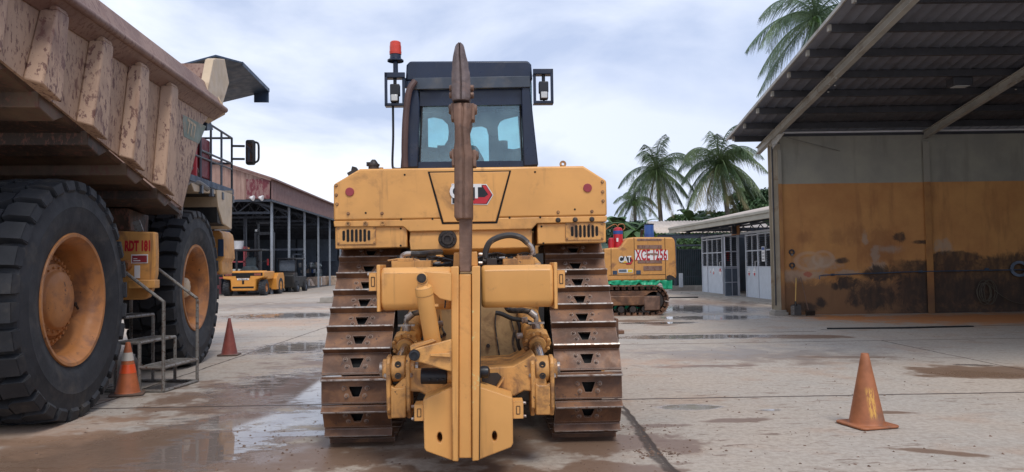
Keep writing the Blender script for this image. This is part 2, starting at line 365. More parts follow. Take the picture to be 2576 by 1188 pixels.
    pud = union([ell(-2.75,10.7,1.5,1.9,0,.4,1.7,brk), ell(-2.5,8.3,1.35,.60,8,.35,1.2,brk), ell(-2.75,7.2,.62,1.3,-14,.35,1.3,brk), ell(-2.35,9.8,1.0,1.0,0,.4,1.3,brk),
                 ell(1.98,8.65,.42,.2,0,.25,.5,brk), ell(2.84,8.42,.14,.06,0,.3,.5,brk), ell(3.9,16.7,2.6,.75,0,.5,.9,brk),
                 ell(5.9,22.3,2.2,1.2,0,.4,1.3,brk), ell(6.6,26.5,2.2,3.0,0,.4,1.5,brk), ell(4.0,20.6,1.4,.5,0,.4,1.0,brk), ell(-4.5,15.6,1.3,1.6,0,.5,1.3,brk), ell(-3.0,14.0,.9,.8,0,.5,1.3,brk), ell(7.1,11.7,.35,.12,-20,.3,.5,brk),
                 ell(-7.5,26,3.2,2.0,0,.5,1.6,brk), ell(-2.15,7.55,.5,.16,5,.3,.5,brk)])
    pud = t.ma('MULTIPLY', pud, t.rng(t.noise(7, 7, .72, vec=t.map((.45,1.7,1),(4,2,0)), dist=.3), .33, .41))
    film = union([ell(-3.4,6.9,1.7,1.2,10,.4,.8), ell(6.6,10.8,1.0,.5,-18,.6,.7), ell(-2.9,10.4,1.4,2.4,0,.6,1.0)])
    c = t.mix(t.ma('MULTIPLY', pud, .5), c, (.22,.20,.19))
    # joints, cracks, drain
    j = union([line(Y,X,9.17,.02,.038), line(Y,X,15.25,.02,.034), line(Y,X,18.1,.0,.02,None,2), line(X,Y,1.25,0,.03,None,15.2,.05), line(X,Y,-5.12,0,.026,9,26,.05), line(X,Y,7.45,.0,.022,9.2,15.4,.06),
               line(Y,X,23.5,.02,.02,None,7), line(Y,X,29.6,.02,.02), line(X,Y,1.25,0,.02,18,40), line(X,Y,7.5,0,.02,24,40), line(Y,X,3.0,.02,.02), line(X,Y,-11.4,0,.02)])
    wide = t.ma('MULTIPLY', line(X,Y,1.22,0,.065,None,8.5,.10), t.rng(n_fine, .3, .45))
    drain = t.ma('MAXIMUM', line(Y,X,17.5,.006,.05,1.5,7.0,.004), line(Y,X,17.35,.09,.055,7.3,30,.03))
    jj = union([t.ma('MULTIPLY', j, .95), t.ma('MULTIPLY', wide, .85), t.ma('MULTIPLY', drain, 1.0)])
    c = t.mix(jj, c, (.05,.035,.028))
    hgt = t.ma('SUBTRACT', t.ma('MULTIPLY', t.ma('ADD', n_fine, t.ma('MULTIPLY', n_mid, 1.2)), t.ma('SUBTRACT', 1.0, pud)), t.ma('MULTIPLY', jj, 2.0))
    t.bump(hgt, .3, .008)
    rough = t.mix(jj, t.mix(pud, t.mix(film, t.mix(damp, (.78,)*3, (.5,)*3), (.24,)*3), (.04,)*3), (.8,)*3)
    sp = t.mix(pud, (.4,)*3, (1.0,)*3)
    return t.out(c, rough, 0, sp)
M['ground'] = ground_mat()
g = MB(); g.quad((-400,-60,0),(400,-60,0),(400,900,0),(-400,900,0))
tag(g.build('ground', M['ground'], smooth=False), kind='structure')

# ================================================================ BULLDOZER
DZ = Frame(-.41, 7.45, 2.2)
dz = thing('bulldozer', 'yellow crawler bulldozer seen from behind with a raised rusty ripper shank', 'bulldozer', (-.41,7.45,0), R(2.2))
Y1, Y2 = M['yellow_paint'], M['yellow_worn']
# --- rear guard / fuel tank
m = MB()
m.prism([(-1.34,2.10),(-1.34,2.46),(-1.08,2.61),(1.13,2.62),(1.36,2.47),(1.36,2.12)], 'y', 0, .62)
tank = m.build('fuel_tank', Y1, dz, bevel=.018)
m = MB()                       # lower skirt that folds inward, dips at the middle
up_ = [(-1.34,2.098),(1.36,2.118)]; lo = [(-1.335,2.04),(-.66,2.035),(-.60,1.985),(.61,1.995),(.66,2.05),(1.355,2.06)]
m.loft([(x,.0,z) for x,z in [up_[1],up_[0]]+lo], [(x,.10,z) for x,z in [up_[1],up_[0]]+lo])
m.build('tank_skirt', Y1, tank, bevel=.008)
M['gap'] = M['hole_dark']
trap = DZ.xz([(1076,432),(1286,429),(1251,562),(1112,564)], 0); trap2 = DZ.xz([(1081,435),(1281,432),(1247,558),(1116,560)], 0)
m = MB(); m.mi = 0; m.prism(trap, 'y', -.004, .02); m.build('panel_seam', M['gap'], tank)
m = MB(); m.prism(trap2, 'y', -.014, .01); ap = m.build('access_panel', Y1, tank, bevel=.006)
# emblem
HX = DZ.xz([(1136,463),(1224,464),(1241,491),(1226,516),(1136,514)], 0)
def shrink(pts, d):
    cx = sum(p[0] for p in pts)/len(pts); cz = sum(p[1] for p in pts)/len(pts); w_ = max(p[0] for p in pts)-cx
    return [(cx+(x-cx)*(1-d/w_), cz+(z-cz)*(1-d*1.7/w_)) for x,z in pts]
m = MB(); m.mi = 0; m.prism(HX, 'y', -.019, -.012)
m.mi = 1; m.prism(shrink(HX,.008), 'y', -.022, -.015)
rd = DZ.xz([(1194,497),(1219,497),(1228,490),(1213,468),(1222,467),(1237,490),(1223,513),(1180,513),(1180,505),(1194,505)], 0)
m.mi = 2; m.prism(rd, 'y', -.025, -.016)
e = m.build('emblem', [M['white_paint'], M['black_paint'], M['red_paint']], ap)
q = DZ.y(1171, 484, 0)
text('CAT', 'emblem_lettering', .185, Matrix.Translation((q.x, -.026, q.z)) @ FACE_Y, M['white_paint'], e, .002, .008, .85)
for u, v in ((880,483),(1478,473)):
    q = DZ.y(u,v,0); m = MB(); m.cyl((q.x,.002,q.z),(q.x,-.012,q.z),.043,n=28); m.build('reflector', M['reflector_red'], tank, bevel=.003)
def bolts(pts, par, y, r=.011, dark=False, name='bolt_row', yy=0):
    for u, v in pts:
        m = MB(); q = DZ.y(u,v,yy)
        if dark: m.cyl((q.x,y+.004,q.z),(q.x,y-.003,q.z), r, n=12)
        else: m.cyl((q.x,y+.004,q.z),(q.x,y-.004,q.z), r*1.5, n=14); m.bolt((q.x,y-.003,q.z),(0,-1,0),r,.014)
        m.build(name if dark else 'bolt', M['hole_dark'] if dark else Y2, par)
bolts([(846,467),(846,491),(848,514),(876,538),(961,537),(1515,458),(1516,483),(1517,506),(1404,534),(1489,532)], tank, 0, .011)
bolts([(1018,440),(1346,433),(920,536),(1009,552),(1446,527),(1359,547),(1088,551),(1282,548)], tank, 0, .010, True, 'plug_hole')
for u, v in ((876,563),(920,563),(963,562)):
    q = DZ.y(u,v,0); m = MB(); m.lathe([(.013,0),(.024,0),(.024,.014),(.013,.014)], (q.x,.0,q.z), (0,-1,0), 16); m.cyl((q.x,0,q.z),(q.x,-.003,q.z),.013,n=10); m.build('boss', Y2, tank)
for u, v in ((1404,554),(1447,553),(1489,552)):
    q = DZ.y(u,v,0); m = MB(); m.lathe([(0,.016),(.016,.016),(.024,.01),(.026,0)], (q.x,-.0,q.z), (0,-1,0), 16); m.build('boss', M['dark_grease'], tank)
# --- lower side boxes with louvres and centre housing
def grille(cx, cz, par, y):
    W_, H_ = .19, .088
    m = MB(); m.mi = 0; m.bx(cx-W_,cx+W_,y-.012,y+.004,cz-H_,cz+H_)
    m.mi = 1
    n = 7
    for i in range(n):
        x = cx+(i-(n-1)/2)*.041; h = .060-.012*(abs(i-(n-1)/2)>2.5)
        m.prism([(x-.012,cz-h+.01),(x-.006,cz-h),(x+.006,cz-h),(x+.012,cz-h+.01),(x+.012,cz+h-.01),(x+.006,cz+h),(x-.006,cz+h),(x-.012,cz+h-.01)],'y',y-.0145,y-.002)
    m.mi = 0
    for sx in (-1,1):
        for sz in (-1,1): m.bolt((cx+sx*(W_-.016),y-.012,cz+sz*(H_-.016)),(0,-1,0),.009,.008)
    return m.build('louvre_vent', [Y2, M['hole_dark']], par, bevel=.002)
m = MB(); m.prism([(-1.33,1.825),(-1.33,2.04),(-.625,2.04),(-.625,1.83)], 'y', .03, .55)
lb = m.build('fender_box', Y1, dz, bevel=.01)
m = MB(); m.prism([(.665,1.845),(.665,2.05),(1.35,2.055),(1.35,1.855)], 'y', .03, .55)
rb_ = m.build('fender_box', Y1, dz, bevel=.01)
q = DZ.y(897,593,.03); grille(q.x,q.z,lb,.03); q = DZ.y(1470,582,.03); grille(q.x,q.z,rb_,.03)
bolts([(1008,618),(1008,575)], lb, .03, .010, True, 'plug_hole', .03); bolts([(1367,612),(1362,570)], rb_, .03, .010, True, 'plug_hole', .03)
m = MB(); m.loft([(-.60,.05,1.80),(.61,.05,1.81),(.61,.02,1.90),(.61,.06,2.02),(-.60,.06,2.01),(-.60,.02,1.89)], [(-.60,.6,1.70),(.61,.6,1.70),(.61,.6,1.90),(.61,.6,2.02),(-.60,.6,2.01),(-.60,.6,1.89)])
hs = m.build('rear_housing', Y1, dz, bevel=.01)
q = DZ.y(1126,602,.02)
m = MB(); m.lathe([(0,.03),(.03,.03),(.034,.05),(.055,.05),(.06,.028),(.086,.028),(.092,.02),(.092,0),(0,0)], (q.x,.035,q.z), (0,-1,0), 32)
for k in range(8): a = k*math.pi/4+.2; m.bolt((q.x+.072*math.cos(a),.008,q.z+.072*math.sin(a)),(0,-1,0),.0125,.016)
m.build('flange_cap', M['dark_grease'], hs)
# side walls down the body
m = MB(); m.bx(-.66,.66,.3,2.0,1.0,1.85); m.bx(-.60,.60,1.0,4.2,.75,1.5)
m.build('main_case', M['frame_black'], dz)
m = MB(); m.bx(-.62,.62,2.25,4.55,1.45,2.55); m.prism([(2.25,2.5),(4.55,2.42),(4.55,2.56),(2.25,2.66)],'x',-.5,.5)
m.build('engine_hood', Y1, dz, bevel=.04)
m = MB(); m.cyl((.42,2.9,2.6),(.42,2.9,3.35),.06,n=16); m.build('exhaust_stack', M['black_paint'], dz)
for sx in (-1,1):
    m = MB(); m.prism([(.62,1.9),(3.0,1.9),(3.0,2.02),(.62,2.42)],'x',sx*.74,sx*1.32); m.build('side_fender', Y1, dz, bevel=.02)
# filler caps, lifting eye
m = MB(); q = DZ.y(940,424,.15); m.cyl((q.x,.15,2.60),(q.x,.15,2.66),.052,n=18); m.cyl((q.x,.15,2.655),(q.x,.15,2.675),.06,n=18); m.lathe([(.05,0),(.03,.03),(.018,.045),(0,.045)],(q.x,.15,2.675),(0,0,1),16); m.box((q.x-.045,.15,2.675),(.05,.03,.04)); m.build('filler_cap', M['dark_grease'], tank)
m = MB(); m.cyl((q.x+.075,.15,2.60),(q.x+.075,.15,2.64),.022,n=12); m.build('valve_stub', Y2, tank)
m = MB(); m.box((-1.17,.16,2.59),(.11,.07,.05),ry=-.5); m.cyl((-1.17,.16,2.61),(-1.16,.16,2.65),.025); m.build('latch', M['dark_grease'], tank)
m = MB(); m.lathe([(.014,-.01),(.034,-.01),(.034,.01),(.014,.01),(.014,-.01)], (.94,.12,2.655), (0,1,0), 20); m.build('lifting_eye', Y2, tank)

# --- cab
YC = .42
cab = bpy.data.objects.new('cab', None); COL.objects.link(cab); cab.parent = dz
def cxz(*p): return DZ.xz(p, YC)
CF = 2.05                      # cab front plane
m = MB(); m.prism([(-.665,3.58),(-.655,3.75),(-.62,3.79),(.62,3.79),(.655,3.75),(.665,3.58)], 'y', YC-.02, CF+.05)
m.build('cab_roof', M['cab_paint'], cab, bevel=.02)
m = MB(); m.prism(cxz((1040,199),(1332,194),(1334,222),(1040,228)), 'y', YC-.05, YC-.02); m.build('roof_visor', M['cab_dust'], cab, bevel=.006)
m = MB()
m.prism(cxz((1056,226),(1312,221),(1312,262),(1056,266)), 'y', YC+.02, YC+.10)        # header
m.build('rear_header', M['cab_paint'], cab)
for pts in ([(1024,205),(1050,205),(1056,262),(1052,422),(1008,424)], [(1312,215),(1333,222),(1354,417),(1317,419),(1312,262)]):
    m = MB(); m.prism(cxz(*pts), 'y', YC-.03, YC+.16); m.build('roll_bar_post', M['cab_paint'], cab, bevel=.012)
m = MB(); m.prism(cxz((1010,408),(1352,404),(1352,422),(1010,425)), 'y', YC, YC+.1); m.build('rear_sill', M['cab_paint'], cab)
wn_ = cxz((1061,260),(1308,256),(1314,408),(1306,420),(1062,424),(1055,412))
def glass(name, tint, rough=.03, gl=.12):
    t = NT(name); t.t.nodes.remove(t.b)
    tr = t.n('ShaderNodeBsdfTransparent'); tr.inputs[0].default_value = (*tint,1)
    g_ = t.n('ShaderNodeBsdfGlossy'); g_.inputs['Roughness'].default_value = rough; g_.inputs[0].default_value = (.9,.95,1,1)
    f = t.n('ShaderNodeFresnel'); f.inputs[0].default_value = 1.5
    mxs = t.n('ShaderNodeMixShader'); t.put(mxs.inputs[0], t.ma('MULTIPLY_ADD', f.outputs[0], .8, gl*.5)); t.t.links.new(tr.outputs[0], mxs.inputs[1]); t.t.links.new(g_.outputs[0], mxs.inputs[2])
    df = t.n('ShaderNodeBsdfDiffuse'); df.inputs[0].default_value = (.45,.68,.75,1); mm_ = t.n('ShaderNodeMixShader'); t.put(mm_.inputs[0], t.rng(t.noise(2.5,5,.6), .3, .75, .02, .16)); t.t.links.new(mxs.outputs[0], mm_.inputs[1]); t.t.links.new(df.outputs[0], mm_.inputs[2])
    t.t.links.new(mm_.outputs[0], t.t.nodes['Material Output'].inputs[0]); return t.m
M['tint_glass'] = glass('tint_glass', (.70,.90,.93), .04, .12)
M['clear_glass'] = glass('clear_glass', (.85,.97,.97), .03, .05)
m = MB(); m.prism(wn_, 'y', YC+.05, YC+.056); m.build('rear_window', M['tint_glass'], cab)
# window gasket
m = MB(); pp = [(x,YC+.045,z) for x,z in wn_]; m.tube(pp+[pp[0]], .010, 6); m.build('window_gasket', M['black_rubber'], cab)
# front wall with three openings, seen through the rear window
O = [DZ.xz(p, CF) for p in ([(1076,297),(1090,294),(1112,299),(1126,312),(1129,330),(1127,352),(1118,366),(1100,366),(1100,372),(1077,370)], [(1180,320),(1212,317),(1224,322),(1229,340),(1231,436),(1180,436)], [(1252,320),(1258,306),(1270,299),(1303,291),(1309,372),(1292,376),(1265,372),(1254,352)])]
bmw = bmesh.new()
def ring(pts, y): return [bmw.verts.new((x,y,z)) for x,z in pts]
outer = [(-.66,2.0),(.70,2.0),(.68,3.62),(-.64,3.62)]
edges = []
for loop in [outer]+O:
    vs = ring(loop, CF)
    for i in range(len(vs)): edges.append(bmw.edges.new((vs[i], vs[(i+1)%len(vs)])))
bmesh.ops.triangle_fill(bmw, edges=edges, use_beauty=True, use_dissolve=False)
def inside(p, poly):
    r_ = False
    for i in range(len(poly)):
        a, b = poly[i], poly[i-1]
        if (a[1] > p[1]) != (b[1] > p[1]) and p[0] < (b[0]-a[0])*(p[1]-a[1])/(b[1]-a[1])+a[0]: r_ = not r_
    return r_
kill = [f for f in bmw.faces if any(inside((f.calc_center_median().x, f.calc_center_median().z), o_) for o_ in O)]
bmesh.ops.delete(bmw, geom=kill, context='FACES')
ex = bmesh.ops.extrude_face_region(bmw, geom=bmw.faces[:]); bmesh.ops.translate(bmw, vec=(0,.05,0), verts=[v for v in ex['geom'] if isinstance(v, bmesh.types.BMVert)])
me = bpy.data.meshes.new('front_wall'); bmw.to_mesh(me); bmw.free(); me.materials.append(M['cab_paint'])
o = bpy.data.objects.new('front_wall', me); COL.objects.link(o); o.parent = cab
for i, o_ in enumerate(O):
    m = MB(); m.prism(o_, 'y', CF+.02, CF+.024); m.build('front_window', M['clear_glass'], cab)
# side walls (lower door skins, glass above)
for sx in (-1, 1):
    x = sx*.655 + .01
    m = MB(); m.bx(x-.02,x+.02,YC+.15,CF,2.0,2.75); m.bx(x-.02,x+.02,CF-.12,CF,2.75,3.6); m.bx(x-.02,x+.02,YC+.9,YC+.96,2.75,3.6); m.build('cab_door', M['cab_paint'], cab)
    m = MB(); m.bx(x-.004,x+.004,YC+.15,CF-.12,2.75,3.6); m.build('side_window', M['clear_glass'], cab)
m = MB(); m.bx(-.62,.62,YC+.12,CF,2.0,2.06); m.build('cab_floor', M['frame_black'], cab)
M['seat_cloth'] = mat('seat_cloth', (.03,.045,.055), .8, var=.3)
m = MB(); m.loft([(-.26,1.02,2.45),(.22,1.02,2.45),(.14,1.0,2.85),(.06,1.0,3.0),(-.12,1.0,3.0),(-.2,1.0,2.85)], [(-.26,1.16,2.45),(.22,1.16,2.45),(.14,1.1,2.85),(.06,1.1,3.0),(-.12,1.1,3.0),(-.2,1.1,2.85)]); m.bx(-.27,.27,1.05,1.55,2.4,2.52)
m.build('seat', M['seat_cloth'], cab, bevel=.04)
m = MB(); m.bx(-.58,-.34,1.1,1.9,2.06,2.86); m.bx(.34,.60,1.1,1.9,2.06,2.80); m.bx(-.5,.5,1.85,2.0,2.1,2.78); m.build('console', M['cab_dust'], cab, bevel=.03)
for sx in (-1,1):
    m = MB(); m.tube(curve_pts([(sx*.5,1.6,2.8),(sx*.5,1.6,3.0),(sx*.46,1.6,3.02),(sx*.40,1.6,3.02),(sx*.39,1.6,2.9)],4), .009, 6); m.build('grab_handle', M['black_paint'], cab)
M['bag'] = mat('bag', (.45,.5,.48), .35, var=.2)
m = MB(); m.M = Matrix.Translation((.40,.62,2.70)) @ Matrix.Diagonal((.17,.10,.055,1)); m.lathe([(0,-1),(.55,-.8),(.95,-.3),(1,.1),(.8,.6),(.4,.9),(0,1)], (0,0,0), (0,0,1), 18); m.build('cloth_bundle', M['bag'], cab)
m = MB(); m.tube(curve_pts([(-.56,.33,3.56),(-.62,.31,3.45),(-.655,.31,3.2),(-.67,.31,2.9),(-.67,.31,2.66)],6), .034, 10); m.build('conduit_hose', M['hose_brown'], cab)
m = MB(); m.tube(curve_pts([(-.80,.42,3.34),(-.80,.42,3.0),(-.81,.42,2.72),(-.79,.42,2.665),(-.70,.42,2.66)],5), .012, 8); m.build('hand_rail', M['black_paint'], cab)
# lamp guards with lamps
M['lens'] = mat('lens', (.55,.56,.55), .12, var=.1, bump=0)
def lampguard(pts_out, lamp_uv, sx):
    gx = cxz(*pts_out); x0, x1 = min(p[0] for p in gx), max(p[0] for p in gx); z0, z1 = min(p[1] for p in gx), max(p[1] for p in gx)
    m = MB(); t_ = .012
    m.bx(x0,x1,YC-.08,YC+.03,z1-.055,z1-.045); m.bx(x0,x1,YC-.08,YC+.03,z0,z0+.008)
    m.bx(x0,x1,YC-.08,YC-.068,z1-.055,z1); m.bx(x0,x1,YC-.08,YC-.068,z0,z0+.028)
    xo = x0 if sx < 0 else x1; m.bx(min(xo,xo-sx*.03),max(xo,xo-sx*.03),YC-.08,YC-.068,z0,z1); m.bx(min(xo,xo-sx*.008),max(xo,xo-sx*.006),YC-.08,YC+.03,z0,z1)
    xi = x1 if sx < 0 else x0; m.bx(min(xi,xi+sx*.03),max(xi,xi+sx*.03),YC-.06,YC-.048,z0,z1); m.bx(xi-.02,xi+.05*(-sx),YC,YC+.05,z1-.14,z1-.04)
    g_ = m.build('lamp_guard', M['cab_paint'], cab, bevel=.002)
    q = DZ.y(*lamp_uv, YC-.1)
    m = MB(); m.box((q.x,YC-.06,q.z),(.085,.08,.085)); m.box((q.x,YC-.02,q.z+.095),(.10,.08,.12)); m.cyl((q.x,YC-.03,q.z+.15),(q.x,YC-.03,q.z+.24),.018); m.cyl((q.x,YC-.05,q.z-.07),(q.x,YC-.05,q.z-.04),.012)
    L = m.build('work_lamp', M['black_paint'], g_, bevel=.01)
    m = MB(); m.box((q.x,YC-.105,q.z),(.066,.012,.066)); m.build('lens', M['lens'], L, bevel=.012)
lampguard([(970,187),(1020,187),(1020,270),(970,270)], (992,246), -1)
lampguard([(1341,179),(1389,178),(1391,264),(1341,264)], (1369,239), 1)
q = DZ.y(995,158,YC)
m = MB(); m.cyl((q.x,YC,q.z-.14),(q.x,YC,q.z+.02),.026,n=14); m.build('beacon_pole', M['cab_paint'], cab)
M['beacon_red'] = mat('beacon_red', (.62,.06,.035), .25, var=.12, bump=0)
m = MB(); m.lathe([(.085,0),(.085,.014),(.06,.03),(.056,.075),(0,.075)], (q.x,YC,q.z+.012), (0,0,1), 28); bb = m.build('beacon_base', M['cab_paint'], cab)
m = MB(); m.lathe([(.062,0),(.064,.03),(.061,.032),(.061,.09),(.058,.092),(.056,.128),(.045,.138),(0,.14)], (q.x,YC,q.z+.085), (0,0,1), 28); m.build('beacon_dome', M['beacon_red'], bb)
# --- tracks
def shoe_mesh():
    m = MB(); L, T = .232, .022
    outer = [(-.305,-L/2),(.305,-L/2),(.305,L/2),(-.305,L/2)]
    inner = [(-.028,-.066),(.028,-.066),(.062,.026),(-.062,.026)]
    vs = [(x,y,0) for x,y in outer]+[(x,y,0) for x,y in inner]+[(x,y,-T) for x,y in outer]+[(x,y,-T) for x,y in inner]
    fs = [(0,1,5,4),(1,2,6,5),(2,3,7,6),(3,0,4,7)]
    fs += [tuple(i+8 for i in f[::-1]) for f in fs]+[(0,8,9,1),(1,9,10,2),(2,10,11,3),(3,11,8,0),(4,5,13,12),(5,6,14,13),(6,7,15,14),(7,4,12,15)]
    m.add(vs, fs)
    # grouser bar at the leading edge, worn on top, and a lip at the trailing one
    m.loft([(-.305,L/2-.042,0),(-.305,L/2-.006,0),(-.305,L/2-.016,.062),(-.305,L/2-.030,.062)], [(.305,L/2-.042,0),(.305,L/2-.006,0),(.305,L/2-.016,.062),(.305,L/2-.030,.062)])
    m.mi = 1; m.bx(-.304,.304,L/2-.031,L/2-.015,.0625,.067)
    m.mi = 0; m.bx(-.305,.305,-L/2-.012,-L/2+.006,-.030,-.006)
    for x, y in ((-.102,.012),(.102,.012),(-.080,-.056),(.080,-.056)): m.cyl((x,y,0),(x,y,.006),.021,n=12); m.bolt((x,y,.005),(0,0,1),.016,.016)
    m.mi = 2
    for x in (-.085,.085): m.bx(x-.022,x+.022,-L/2-.02,L/2-.01,-.10,-T-.001)
    return m
first_shoe = None
def track(cx):
    global first_shoe
    Pr, Ps, Pf = (-.10,.545,.45), (.70,1.42,.43), (3.05,.545,.45)   # y, z, r of idlers and sprocket
    circ = [Pr, Ps, Pf]; path = []
    def tang(a, b):
        d = Vector((b[0]-a[0], b[1]-a[1])); L = d.length; ph = math.atan2(d.y, d.x); al = math.acos((a[2]-b[2])/L); return ph+al
    t1, t2, t3 = tang(Pr,Ps), tang(Ps,Pf), tang(Pf,Pr)
    def arc(c, a0, a1, n):
        while a1 > a0: a1 -= 2*math.pi
        return [(c[0]+c[2]*math.cos(a0+(a1-a0)*k/n), c[1]+c[2]*math.sin(a0+(a1-a0)*k/n)) for k in range(n+1)]
    path = arc(Ps,t1,t2,30)+arc(Pf,t2,t3,40)+arc(Pr,t3,t1,40)
    path.append(path[0])
    S = [0]
    for a, b in zip(path, path[1:]): S.append(S[-1]+math.hypot(b[0]-a[0], b[1]-a[1]))
    n = round(S[-1]/.222); st = S[-1]/n
    def at(s_):
        s_ %= S[-1]
        for i in range(len(S)-1):
            if S[i+1] >= s_:
                k = (s_-S[i])/max(S[i+1]-S[i],1e-6); a, b = path[i], path[i+1]
                return Vector((a[0]+(b[0]-a[0])*k, a[1]+(b[1]-a[1])*k))
    tr = MB()
    for x in (-.10,.10):
        n2 = len(path)
        for a, b in zip(path[:-1], path[1:]):
            if math.hypot(a[0]-b[0], a[1]-b[1]) < .004: continue
            tr.bar((cx+x,a[0],a[1]), (cx+x,b[0],b[1]), .05, .09, (1,0,0) if False else (0,-(b[1]-a[1]),(b[0]-a[0])))
    T = tr.build('track', M['dark_grease'], dz)
    for i in range(n):
        s0 = i*st+.05; p0, p1 = at(s0-st*.45), at(s0+st*.45); mid = at(s0); mid = (p0+p1)/2*.5+mid*.5
        tg = (p1-p0).normalized(); nn = Vector((-tg.y, tg.x))       # path runs clockwise in (y,z): left normal is outward
        c = Vector((0, mid.x, mid.y)); ty = Vector((0, tg.x, tg.y)); nz_ = Vector((0, nn.x, nn.y)); tx = ty.cross(nz_)
        MM = Matrix((tx, ty, nz_)).transposed().to_4x4(); MM.translation = Vector((cx, c.y, c.z)) + nz_*.075
        if first_shoe is None:
            first_shoe = shoe_mesh().build('track_shoe', [M['track_steel'], M['worn_steel'], M['dark_grease']], T, bevel=.003); o = first_shoe
        else:
            o = first_shoe.copy(); COL.objects.link(o); o.parent = T
        o.matrix_local = MM
    for (yc, zc, r), nm in zip(circ, ('idler','sprocket','idler')):
        m = MB(); m.lathe([(0,-.05),(r*.5,-.05),(r*.55,-.03),(r*.82,-.03),(r-.07,-.05),(r-.07,.05),(r*.82,.03),(r*.55,.03),(r*.5,.05),(0,.05)], (cx,yc,zc), (1,0,0), 32)
        m.build(nm, M['dark_grease'], T)
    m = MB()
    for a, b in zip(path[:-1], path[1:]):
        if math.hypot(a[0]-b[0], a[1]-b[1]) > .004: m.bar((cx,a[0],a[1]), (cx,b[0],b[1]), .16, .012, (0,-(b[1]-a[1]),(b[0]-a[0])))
    m.build('shoe_hole_shade', M['hole_dark'], T)  # added dark strip standing in for the shade inside the shoe holes
    m = MB(); m.bx(cx-.13,cx+.13,-.0,2.95,.35,.72); m.build('track_frame', M['frame_black'], dz, bevel=.03)
    m = MB()
    for k in range(8): m.lathe([(0,-.11),(.11,-.11),(.12,-.06),(.12,.06),(.11,.11),(0,.11)], (cx,.3+k*.34,.26), (1,0,0), 18)
    m.build('track_rollers', M['dark_grease'], dz)
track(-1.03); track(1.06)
# right-hand push-arm pin outside the track
m = MB(); m.bx(1.372,1.40,-.30,-.02,.90,1.12); m.bx(1.40,1.47,-.22,-.10,.965,1.0); m.build('trunnion_guard', M['track_steel'], dz, bevel=.006)
# blade (ahead, hidden from behind)
m = MB(); pf = [(4.75,.1),(4.85,.1),(5.1,.7),(4.95,1.4),(5.0,1.7),(4.92,1.7),(4.85,1.35),(4.95,.7)]
m.prism(pf,'x',-1.95,1.95); m.build('blade', Y1, dz, bevel=.01)
for sx in (-1,1):
    m = MB(); m.bar((sx*1.42,1.2,.45),(sx*1.42,4.8,.45),.16,.24); m.build('push_arm', Y2, dz, bevel=.02)

# --- rear case seen below the ripper beam
m = MB(); m.bx(-.30,.58,-.42,.35,.78,1.62); m.build('rear_case', M['yellow_case'], dz, bevel=.02)
m = MB()
for p in ([(1248,790),(1246,820),(1258,905)],[(1285,800),(1300,860)]):
    m.tube(curve_pts([(DZ.y(u,v,-.44).x,-.44,DZ.y(u,v,-.44).z) for u,v in p],4), .007, 6)
m.tube(curve_pts([(DZ.y(u,v,-.46).x,-.46,DZ.y(u,v,-.46).z) for u,v in [(1106,790),(1110,820),(1118,838)]],4), .010, 6)
m.build('case_seam_hose', M['hose'], dz)
m = MB()
for u, v in ((1237,911),(1281,908),(1228,870),(1300,905),(1118,842)): q = DZ.y(u,v,-.44); m.bolt((q.x,-.42,q.z),(0,-1,0),.020,.03)
m.build('case_bolts', M['dark_grease'], dz)
m = MB(); m.bx(-.70,-.30,-.2,.3,.6,1.75); m.bx(.58,.70,-.2,.3,.6,1.75); m.build('inner_case', M['frame_black'], dz)

# --- ripper
YR = -1.75
def rxz(*p, y=YR): return DZ.xz(p, y)
# shank pocket: two flanges and a web
m = MB()
m.prism(rxz((1134,671),(1154,670),(1153,1162),(1138,1161)), 'y', YR, YR+.42)
m.prism(rxz((1154.5,690),(1185.5,690),(1186.5,1156),(1153.5,1156)), 'y', YR+.03, YR+.42)
pocket = m.build('shank_pocket', Y1, dz, bevel=.008)
M['yellow_chipped'] = mat('yellow_chipped', YEL, .45, var=.1, vs=3, chips=(.62,.50,.22), chip_amt=.60, cs=9, streak=(.33,.17,.06), streak_amt=.4)
m = MB(); m.prism(rxz((1187,670),(1208,669),(1205,1159),(1188,1161)), 'y', YR-.002, YR+.42); m.build('pocket_flange', M['yellow_chipped'], pocket, bevel=.008)
m = MB(); m.prism(rxz((1208.6,672),(1210.4,672),(1207.6,1158),(1206,1158)), 'y', YR+.02, YR+.40); m.build('flange_seam', M['dark_grease'], pocket)
for pts in ([(1142,636),(1158,635),(1158,672),(1140,672)], [(1183,634),(1200,633),(1202,670),(1183,670)]):
    m = MB(); m.prism(rxz(*pts, y=YR+.3), 'y', YR+.30, YR+.5); m.build('pocket_ear', Y1, pocket, bevel=.006)
m = MB()
for v in (640,662):
    q = DZ.y(1204,v,YR+.3)
    m.bolt((q.x,YR+.34,q.z),(1,0,0),.014,.03)
m.build('bolt_pair', M['worn_steel'], pocket)
